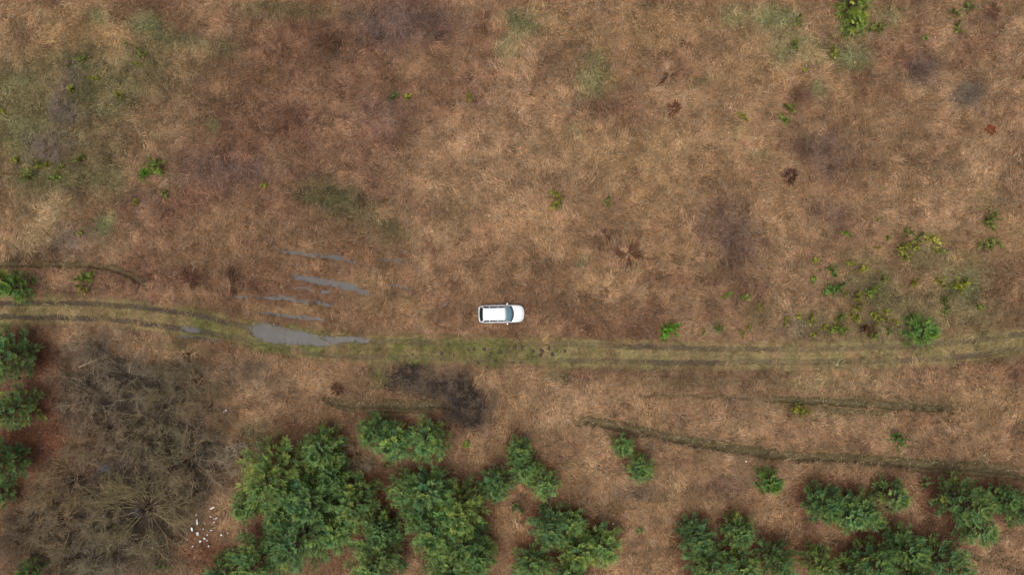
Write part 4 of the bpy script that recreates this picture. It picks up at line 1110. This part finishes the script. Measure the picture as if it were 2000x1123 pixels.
dead_tussock(944, 42, [(60, 20, .3), (130, 20, .3), (-80, 24, .5)], 'forked dead tussock near the top edge left of the sage moss', (104, 76, 58))
dead_tussock(375, 548, [(90, 24, .5), (20, 26, .5), (160, 24, .4), (-60, 18, .5)], 'dark dead stalks above the track, left of the wet ruts', (84, 58, 46))
dead_tussock(455, 558, [(100, 34, .12), (60, 24, .3), (-80, 18, .2)], 'tall dark dead stalks at the left end of the wet ruts', (76, 56, 44))
dead_tussock(1182, 458, [(120, 12, .3), (-50, 16, .2)], 'small dark dead twigs above left of the star shaped tussock', (84, 62, 52), 12)
dead_tussock(1305, 150, [(0, 18, .3), (215, 26, .1), (170, 14, .4)], 'dark dead twigs above the brown radial tussock', (80, 60, 48), 10)
dead_tussock(660, 760, [(0, 14, 2), (120, 14, 2), (240, 14, 2)], 'small dark withered tussock above the short mossy furrow', (84, 58, 44), 16)

# ------------------------------------------------------------------ fallen wood
def log_mesh(L, r, seed):
    g = np.random.default_rng(seed)
    seg = []; p = np.array([-L / 2, 0, r])
    for i in range(5):
        q = p + np.array([L / 5, g.normal(0, .04), g.normal(0, .01)])
        seg.append((*p, *q, r * (1 - .1 * i), r * (1 - .1 * (i + 1)))); p = q
    seg.append((0, 0, r, L * .15, L * .14, r * 2, r * .5, r * .2))
    return tubes_mesh('fallen_log', seg, M_WOOD, sides=7)
for px, py, L, r, a, lab in [(178, 708, 2.3, .09, 22, 'pale fallen log in grey scrub below the track at left'), (258, 716, 1.2, .07, 80, 'short fallen log stub right of the pale log')]:
    x, y = G(px, py); z = float(hfun(np.array([x]), np.array([y]))[0])
    tag(obj('fallen_log', log_mesh(L, r, int(px)), None, (x, y, z + .08), (0, 0, R(a))), lab, 'log')

# ------------------------------------------------------------------ molehills
def mound(seed):
    g = np.random.default_rng(seed)
    V = [(0, 0, 0.15)]; F = []
    nr, ns = 4, 14
    ph = g.uniform(0, 6.28, 3)
    for i in range(1, nr + 1):
        for k in range(ns):
            a = 2 * math.pi * k / ns
            rr = 0.27 * i / nr * (1 + .22 * math.sin(2 * a + ph[0]) + .14 * math.sin(3 * a + ph[1]) + g.normal(0, .06))
            V.append((rr * math.cos(a), rr * math.sin(a), 0.15 * math.cos(i / nr * math.pi / 2) ** .8 + g.normal(0, .012) - (.05 if i == nr else 0)))
    for k in range(ns): F.append((0, 1 + k, 1 + (k + 1) % ns, 1 + (k + 1) % ns))
    tri = [(0, 1 + k, 1 + (k + 1) % ns) for k in range(ns)]
    for i in range(nr - 1):
        for k in range(ns):
            a, b = 1 + i * ns + k, 1 + i * ns + (k + 1) % ns
            tri += [(a, a + ns, b + ns), (a, b + ns, b)]
    return mesh_np('molehill', V, tri, M_MOLE)
MV = [mound(i) for i in range(6)]
MOLE = sorted([(926, 682), (946, 682), (959, 689), (977, 688), (994, 677), (862, 690), (806, 692), (968, 707), (951, 717), (709, 718), (934, 709), (916, 684), (957, 695),
               (1020, 680), (1005, 678), (1042, 686), (1058, 684), (1056, 693), (1072, 680), (1079, 692), (1095, 687), (1103, 685), (1030, 694), (1002, 709), (1017, 711)])
ORD = ['first', 'second', 'third', 'fourth', 'fifth', 'sixth', 'seventh', 'eighth', 'ninth', 'tenth', 'eleventh', 'twelfth', 'thirteenth', 'fourteenth', 'fifteenth', 'sixteenth', 'seventeenth', 'eighteenth',
       'nineteenth', 'twentieth', 'twenty-first', 'twenty-second', 'twenty-third', 'twenty-fourth', 'twenty-fifth', 'twenty-sixth', 'twenty-seventh']
for i, (px, py) in enumerate(MOLE):
    x, y = G(px, py); z = float(hfun(np.array([x]), np.array([y]))[0])
    f = random.uniform(0.7, 1.2) * (0.65 if px < 900 else 0.82)
    o = obj('molehill', MV[i % 6], None, (x, y, z + .01), (0, 0, random.uniform(0, 6)), (f * 1.15, f * .9, f))
    tag(o, '%s dark molehill from the left on the green track below the car' % ORD[i], 'molehill', 'molehills on the track')

# ------------------------------------------------------------------ white litter
def scrap(seed, lx, ly):
    """crumpled scrap: a bent little sheet with real thickness"""
    g = np.random.default_rng(seed)
    bm = bmesh.new()
    nx_, ny_ = 5, 4
    grid = [[None] * ny_ for _ in range(nx_)]
    for i in range(nx_):
        for j in range(ny_):
            u, v = i / (nx_ - 1) * 2 - 1, j / (ny_ - 1) * 2 - 1
            k = 1 - .35 * (abs(u) > .9) * (abs(v) > .9)
            grid[i][j] = bm.verts.new((u * lx / 2 * k + g.normal(0, .08) * lx, v * ly / 2 * k + g.normal(0, .08) * ly, 0.05 + g.uniform(0, .10)))
    for i in range(nx_ - 1):
        for j in range(ny_ - 1):
            bm.faces.new((grid[i][j], grid[i + 1][j], grid[i + 1][j + 1], grid[i][j + 1]))
    ex = bmesh.ops.extrude_face_region(bm, geom=bm.faces[:])
    for v in [e for e in ex['geom'] if isinstance(e, bmesh.types.BMVert)]: v.co.z -= 0.03
    bmesh.ops.recalc_face_normals(bm, faces=bm.faces[:])
    me = bpy.data.meshes.new('litter_scrap'); bm.to_mesh(me); bm.free(); me.materials.append(M_LITTER)
    return me
LIT = sorted([(386, 1003, 4, 5, 0), (388, 1017, 4, 17, 0), (378, 1031, 5, 13, 12), (388, 1040, 7, 12, 0), (393, 1055, 7, 6, 20), (402, 1049, 5, 5, 0), (407, 1042, 3, 5, 0), (407, 1053, 3, 4, 0), (410, 1064, 4, 6, -30),
              (379, 1064, 5, 4, 0), (399, 1031, 3, 4, 0), (415, 1033, 6, 3, 15), (420, 1017, 5, 3, -30), (425, 1009, 5, 4, 35), (414, 1006, 5, 3, 0), (417, 990, 13, 3.5, 22), (435, 1042, 5, 5, 0), (443, 1078, 3, 3, 0), (402, 1020, 3, 2.5, 0),
              (447, 1038, 3, 3, 0), (369, 1051, 4, 3, 0), (457, 1071, 3, 3, 0)], key=lambda p: p[1])
SPEC = {(417, 990): 'long thin white strip of litter, topmost of the litter spread', (388, 1017): 'tall narrow white litter piece upright in the left of the spread', (378, 1031): 'bent white litter piece at the far left of the spread',
        (388, 1040): 'biggest white litter lump, below the tall narrow piece', (369, 1051): 'leftmost dull scrap of the white litter spread'}
def put_litter(px, py, w, h, a, lab, i):
    x, y = G(px, py); z = float(hfun(np.array([x]), np.array([y]))[0])
    o = obj('litter_scrap', scrap(40 + i, w * S * .7, h * S * .7), None, (x, y, z + .16), (0, 0, R(a)))
    tag(o, lab, 'litter', 'white litter by the thicket' if px < 460 and py > 950 else None)
n_ = 0
for i, (px, py, w, h, a) in enumerate(LIT):
    if (px, py) in SPEC: lab = SPEC[(px, py)]
    else:
        lab = '%s small white scrap counted downward in the litter right of the thicket' % ORD[n_]; n_ += 1
    put_litter(px, py, w, h, a, lab, i)
for i, (px, py, w, h, a, lab) in enumerate([(444, 800, 6, 4, 30, 'white litter piece on the small brown shrub at the thicket rim'), (440, 803, 3, 3, 0, 'tiny white scrap beside the litter piece at the thicket rim'), (1455, 899, 4, 4, 0, 'lone white scrap just below the long stony furrow'),
        (1197, 1020, 4, 3, 0, 'lone white scrap right of the bottom centre pine clump'), (941, 1013, 3, 3, 0, 'upper of two tiny white scraps right of the central clump'), (944, 1021, 3, 4, 0, 'lower of two tiny white scraps right of the central clump'),
        (536, 633, 3, 3, 0, 'white scrap on the upper rim of the big track puddle'), (1485, 1060, 3, 2.5, 0, 'tiny white scrap between pines at the bottom right'), (1112, 980, 3, 2, 0, 'tiny white scrap above the bottom centre pine clump')]):
    put_litter(px, py, w, h, a, lab, 80 + i)

# pale stones on the furrow beds and the puddle rim (too many and small to count)
def stones():
    g = np.random.default_rng(12)
    P = []
    for fi, n in ((3, 150), (1, 55), (5, 40)):
        pts = np.array(FW[fi][0]); L = np.concatenate([[0], np.cumsum(np.hypot(*np.diff(pts, axis=0).T))])
        u = g.uniform(0, L[-1], n)
        P += list(zip(np.interp(u, L, pts[:, 0]), np.interp(u, L, pts[:, 1]) + g.normal(0, FW[fi][1] * .35, n)))
    for i in range(16):
        P.append(G(g.uniform(570, 605), g.uniform(643, 650)))
    P = np.array(P); z = hfun(P[:, 0], P[:, 1])
    oct_v = np.array([(1, 0, 0), (-1, 0, 0), (0, 1, 0), (0, -1, 0), (0, 0, .7), (0, 0, -.4)])
    oct_f = np.array([(0, 2, 4), (2, 1, 4), (1, 3, 4), (3, 0, 4), (2, 0, 5), (1, 2, 5), (3, 1, 5), (0, 3, 5)])
    s = g.uniform(0.025, 0.075, (len(P), 1, 1))
    V = oct_v[None] * s * g.uniform(.6, 1.3, (len(P), 6, 1)) + np.stack([P[:, 0], P[:, 1], z + .03], 1)[:, None, :]
    F = oct_f[None] + (np.arange(len(P)) * 6)[:, None, None]
    o = obj('stones', mesh_np('stones', V.reshape(-1, 3), F.reshape(-1, 3), M_STONE))
    tag(o, 'scattered pale small stones on the furrow beds and puddle rim', 'stones', None, 'stuff')
stones()

# ------------------------------------------------------------------ the car
M_PAINT = mat_plain('white_paint', (0.80, 0.81, 0.83), 0.28, coat=0.6, noise=0.02)
M_GLASS = mat_plain('windscreen_glass', (0.10, 0.21, 0.26), 0.04, spec=0.8, noise=0.06, nscale=2)  # pale blue of the reflected sky is put into the base colour
M_TINT = mat_plain('tinted_glass', (0.006, 0.018, 0.022), 0.05, spec=0.5, noise=0.1)
M_BLACK = mat_plain('black_plastic', (0.02, 0.021, 0.026), 0.5, noise=0.15)
M_TYRE = mat_plain('tyre_rubber', (0.02, 0.02, 0.02), 0.85, noise=0.2)
M_RIM = mat_plain('alloy_rim', (0.5, 0.5, 0.52), 0.3, metal=0.9, noise=0.05)
M_RED = mat_plain('red_lens', (0.35, 0.015, 0.02), 0.15, noise=0.1)
M_LENS = mat_plain('headlight_lens', (0.52, 0.56, 0.6), 0.1, noise=0.15)
M_PLATE = mat_plain('plate_white', (0.7, 0.7, 0.66), 0.5, noise=0.05)
M_GREY = mat_plain('grey_trim', (0.22, 0.23, 0.25), 0.4, noise=0.1)

def build_car():
    cx, cy = G(979, 613, 0.8)
    zc = 0.06
    car = thing('parked_car', (cx, cy, zc), 'white station wagon parked alone on dry grass above the dirt track', 'car', None, R(0.9))
    def part(name, V, F, mat, parent=car, smooth=True, label=None, bevel=0):
        me = bpy.data.meshes.new(name); me.from_pydata([tuple(v) for v in V], [], F); me.update()
        bm = bmesh.new(); bm.from_mesh(me); bmesh.ops.remove_doubles(bm, verts=bm.verts[:], dist=1e-4)
        bmesh.ops.recalc_face_normals(bm, faces=bm.faces[:])
        if bevel:
            bmesh.ops.bevel(bm, geom=bm.edges[:], offset=bevel, segments=2, affect='EDGES')
        bm.to_mesh(me); bm.free()
        if smooth:
            for p in me.polygons: p.use_smooth = True
        me.materials.append(mat)
        o = obj(name, me, parent)
        if label: o['label'] = label
        return o
    def patch(name, rows, mat, parent=car, thick=0.0, **k):
        nr, nc = len(rows), len(rows[0])
        V = [p for r in rows for p in r]
        F = [(i * nc + j, i * nc + j + 1, (i + 1) * nc + j + 1, (i + 1) * nc + j) for i in range(nr - 1) for j in range(nc - 1)]
        o = part(name, V, F, mat, parent, **k)
        if thick:
            m = o.modifiers.new('t', 'SOLIDIFY'); m.thickness = thick; m.offset = 0
        return o
    def box(name, c, s, mat, parent=car, bev=0.012, **k):
        V = [(c[0] + sx * s[0] / 2, c[1] + sy * s[1] / 2, c[2] + sz_ * s[2] / 2) for sx in (-1, 1) for sy in (-1, 1) for sz_ in (-1, 1)]
        F = [(0, 1, 3, 2), (4, 6, 7, 5), (0, 4, 5, 1), (2, 3, 7, 6), (0, 2, 6, 4), (1, 5, 7, 3)]
        return part(name, V, F, mat, parent, smooth=False, bevel=bev, **k)
    # --- lower body, lofted along x (front is +x)
    ST = [  # x, half width, deck height, sill height
        (-2.30, .50, .60, .34), (-2.29, .64, .66, .30), (-2.25, .74, .80, .26), (-2.17, .82, .90, .23), (-2.0, .875, .945, .21), (-1.6, .90, .95, .19), (-0.9, .91, .95, .18), (0, .91, .95, .18), (0.7, .905, .95, .18),
        (1.05, .90, .945, .18), (1.3, .89, .925, .19), (1.6, .875, .885, .2), (1.9, .83, .825, .21), (2.08, .745, .77, .23), (2.2, .62, .71, .25), (2.27, .46, .64, .28), (2.30, .28, .58, .32)]
    rows = []
    for x, w, zt, zb in ST:
        hgt = zt - zb
        half = [(0, zb), (w * .8, zb), (w * .96, zb + .05), (w, zb + hgt * .35), (w * .995, zb + hgt * .62), (w * .965, zb + hgt * .86), (w * .92, zt - .02), (w * .84, zt), (w * .45, zt + .022), (0, zt + .03)]
        ring = [(x, y, z) for y, z in half] + [(x, -y, z) for y, z in half[-2:0:-1]]
        rows.append(ring + [ring[0]])
    nr, nc = len(rows), len(rows[0])
    V = [p for r in rows for p in r]
    F = [(i * nc + j, i * nc + j + 1, (i + 1) * nc + j + 1, (i + 1) * nc + j) for i in range(nr - 1) for j in range(nc - 1)]
    F += [tuple(range(nc - 1)), tuple((nr - 1) * nc + j for j in range(nc - 1))]
    body = part('body', V, F, M_PAINT)
    # wheel housings cut out
    cut_v, cut_f = [], []
    for wx in (-1.38, 1.36):
        for sy in (-1, 1):
            b0 = len(cut_v); n = 28
            for k in range(n):
                a = 2 * math.pi * k / n
                for yy in (.62, 1.1):
                    cut_v.append((wx + .36 * math.cos(a), sy * yy, .32 + .36 * math.sin(a)))
            for k in range(n):
                k2 = (k + 1) % n
                cut_f.append((b0 + 2 * k, b0 + 2 * k + 1, b0 + 2 * k2 + 1, b0 + 2 * k2))
            cut_f += [tuple(b0 + 2 * k for k in range(n)), tuple(b0 + 2 * k + 1 for k in range(n))]
    cutter = part('cutter', cut_v, cut_f, M_BLACK, None)
    md = body.modifiers.new('b', 'BOOLEAN'); md.operation = 'DIFFERENCE'; md.object = cutter; md.solver = 'EXACT'
    dg = bpy.context.evaluated_depsgraph_get()
    nm = bpy.data.meshes.new_from_object(body.evaluated_get(dg))
    body.modifiers.clear(); body.data = nm
    bpy.data.objects.remove(cutter)
    for p in nm.polygons: p.use_smooth = True
    # --- greenhouse
    ys = np.linspace(-1, 1, 13)
    def roof_z(x, t): return 1.475 - .05 * t ** 2 * 1.0 - .035 * ((x + .7) / 1.1) ** 2
    rf = []
    for x in np.linspace(-1.80, .41, 12):
        hw = .60 + .03 * (x + 1.8) / 2.2
        rf.append([(x + (.05 * (1 - t * t) if x > .3 else (-.015 * (1 - t * t) if x < -1.75 else 0)), hw * t, roof_z(x, t)) for t in ys])
    patch('roof', rf, M_PAINT, thick=0.02)
    fr_e = rf[-1]; re_e = rf[0]
    cowl = [(1.27 - .27 * t * t, .80 * t, .955) for t in ys]
    def lerp(a, b, k): return tuple(a[i] * (1 - k) + b[i] * k for i in range(3))
    ws = [[(lambda p: (p[0], p[1], p[2] + .045 * math.sin(math.pi * k)))(lerp(c, e, k)) for c, e in zip(cowl, fr_e)] for k in np.linspace(0.20, .95, 7)]
    patch('windscreen', ws, M_GLASS, thick=0.006, label='windscreen with the pale blue of reflected sky painted into its colour')
    patch('cowl', [[(c[0] + .012, c[1], c[2] + .006) for c in cowl], [(lambda p: (p[0], p[1], p[2] + .018))(lerp(c, e, .21)) for c, e in zip(cowl, fr_e)]], M_BLACK, thick=.01)
    patch('header_seal', [[(lambda p: (p[0], p[1], p[2] + .012))(lerp(c, e, k)) for c, e in zip(cowl, fr_e)] for k in (.94, .99)], M_BLACK, thick=.008)
    tail = [(-2.19 + .10 * t * t, .76 * t, .955) for t in ys]
    rwn = [[lerp(c, e, k) for c, e in zip(tail, re_e)] for k in (0.02, .3, .6, .97)]
    patch('rear_window', rwn, M_TINT, thick=.006, label='dark rear window')
    patch('spoiler', [[(re_e[i][0] - d, re_e[i][1], re_e[i][2] - d * .18 + .012) for i in range(13)] for d in (-.02, .0)], M_PAINT, thick=.02)
    # side skins and panes
    for sgn in (-1, 1):
        bx = np.linspace(-2.07, 1.0, 12); tx_ = np.linspace(-1.80, .41, 12)
        bot = [(b, sgn * (.80 if b > -1.7 else .80 - .06 * (-1.7 - b) / .37), .955) for b in bx]
        top = [(t, sgn * (.60 + .03 * (t + 1.8) / 2.2), roof_z(t, 1)) for t in tx_]
        patch('side_frame', [[lerp(a, b, k) for a, b in zip(bot, top)] for k in (0, .5, 1)], M_PAINT, thick=.012)
        for u0, u1 in ((.06, .27), (.31, .60), (.64, .95)):
            def at(u, k):
                bb = (np.interp(u, np.linspace(0, 1, 12), bx), 0, .955); tt_ = (np.interp(u, np.linspace(0, 1, 12), tx_), 0, 0)
                b3 = (bb[0], sgn * (.80 if bb[0] > -1.7 else .80 - .06 * (-1.7 - bb[0]) / .37), .955)
                t3 = (tt_[0], sgn * (.60 + .03 * (tt_[0] + 1.8) / 2.2), roof_z(tt_[0], 1))
                p = lerp(b3, t3, k); return (p[0], p[1] + sgn * .012, p[2] + .006)
            patch('side_window', [[at(u, k) for u in np.linspace(u0, u1, 5)] for k in (.08, .5, .92)], M_TINT, thick=.006)
        rail = tubes_mesh('roof_rail', [(-1.6 + .3 * i, sgn * .61, 1.475 - .01 * abs(i - 3), -1.3 + .3 * i, sgn * .615, 1.475 - .01 * abs(i - 2), .016, .016) for i in range(6)], M_GREY, sides=5)
        obj('roof_rail', rail, car)
        # mirror
        mr = box('mirror', (.62, sgn * .985, .98), (.13, .20, .14), M_PAINT, bev=.035)
        box('mirror_arm', (.66, sgn * .88, .94), (.07, .12, .05), M_BLACK, mr)
        for dx in (.10, -.90):
            box('door_handle', (dx, sgn * .905, .80), (.20, .035, .035), M_GREY)
        for dx in (-.42, .82):
            box('door_seam', (dx, sgn * .899, .60), (.012, .02, .55), M_BLACK, bev=.002)
        box('sill_trim', (0, sgn * .90, .24), (2.0, .05, .08), M_BLACK)
        # lamps
        hl = [[(x, sgn * y, z) for x, y, z in r] for r in ([(1.72, .845, .80), (1.92, .80, .775), (2.08, .72, .745), (2.17, .62, .72)], [(1.70, .80, .872), (1.88, .71, .84), (2.05, .62, .795), (2.16, .54, .75)])]
        hl = [[(p[0] + .015, p[1] + sgn * .015, p[2] + .012) for p in r] for r in hl]
        patch('headlight', hl, M_LENS, thick=.02)
        tl = [[(-2.285, sgn * .66, z), (-2.22, sgn * .775, z), (-2.10, sgn * .85, z), (-1.99, sgn * .885, z)] for z in (.70, .80, .90)]
        tl = [[(p[0] - .01, p[1] + sgn * .006 - sgn * (.04 if i == 2 else 0), p[2]) for p in r] for i, r in enumerate(tl)]
        patch('tail_light', tl, M_RED, thick=.02, label='red tail light on the rear corner')
        for wx in (-1.38, 1.36):
            n = 24; sg = []
            wheel = part('wheel', *lathe_y([(.10, 0), (.10, .21), (.08, .24), (-.08, .24), (-.10, .21), (-.10, 0)], (wx, sgn * .78, .32), sgn), M_RIM)
            part('tyre', *lathe_y([(.09, .215), (.105, .25), (.105, .30), (.08, .325), (-.08, .325), (-.105, .30), (-.105, .25), (-.09, .215)], (wx, sgn * .78, .32), sgn), M_TYRE, wheel)
    box('bonnet_badge', (2.262, 0, .655), (.04, .12, .09), M_RIM, bev=.01)
    box('grille', (2.292, 0, .56), (.03, .66, .10), M_BLACK, bev=.01)
    box('number_plate', (2.318, 0, .44), (.02, .5, .11), M_PLATE, bev=.004)
    box('number_plate', (-2.312, 0, .55), (.02, .5, .11), M_PLATE, bev=.004)
    patch('rear_bumper_lip', [[(-2.30 + .10 * t * t + d, .74 * t, .62 + .015 * (d > 0)) for t in ys] for d in (-.015, .05)], M_GREY, thick=.02)
    patch('bonnet_seam', [[(2.17 - .34 * t ** 2 + d, .70 * t, np.interp(2.17 - .34 * t ** 2, [1.6, 1.9, 2.08, 2.2], [.925, .865, .803, .74]) + .004 - .0 * d) for t in ys] for d in (-.008, .008)], M_GREY, thick=.004)
    for sgn in (-1, 1):
        patch('bonnet_crease', [[(x, sgn * (.70 - .10 * (x - 1.1)) + d, np.interp(x, [1.05, 1.3, 1.6, 1.9], [.966, .946, .906, .846]) - .003) for x in np.linspace(1.1, 1.85, 8)] for d in (-.006, .006)], M_GREY, thick=.004)
    wip = tubes_mesh('wiper', [(1.16, .35, 1.0, 1.19, -.25, 1.0, .012, .008), (1.10, -.25, 1.0, 1.02, -.66, 1.0, .012, .008)], M_BLACK, sides=4)
    obj('wiper', wip, car)
    ant = tubes_mesh('antenna', [(-1.45, 0, 1.44, -1.52, 0, 1.50, .03, .018), (-1.52, 0, 1.50, -1.72, 0, 1.60, .012, .006)], M_BLACK, sides=6)
    obj('antenna', ant, car)

def lathe_y(prof, c, sgn):
    n = 24; V = []; F = []
    for k in range(n):
        a = 2 * math.pi * k / n
        for yy, rr in prof:
            V.append((c[0] + rr * math.cos(a), c[1] + sgn * yy, c[2] + rr * math.sin(a)))
    m = len(prof)
    for k in range(n):
        k2 = (k + 1) % n
        for j in range(m - 1):
            F.append((k * m + j, k * m + j + 1, k2 * m + j + 1, k2 * m + j))
    return V, F
build_car()
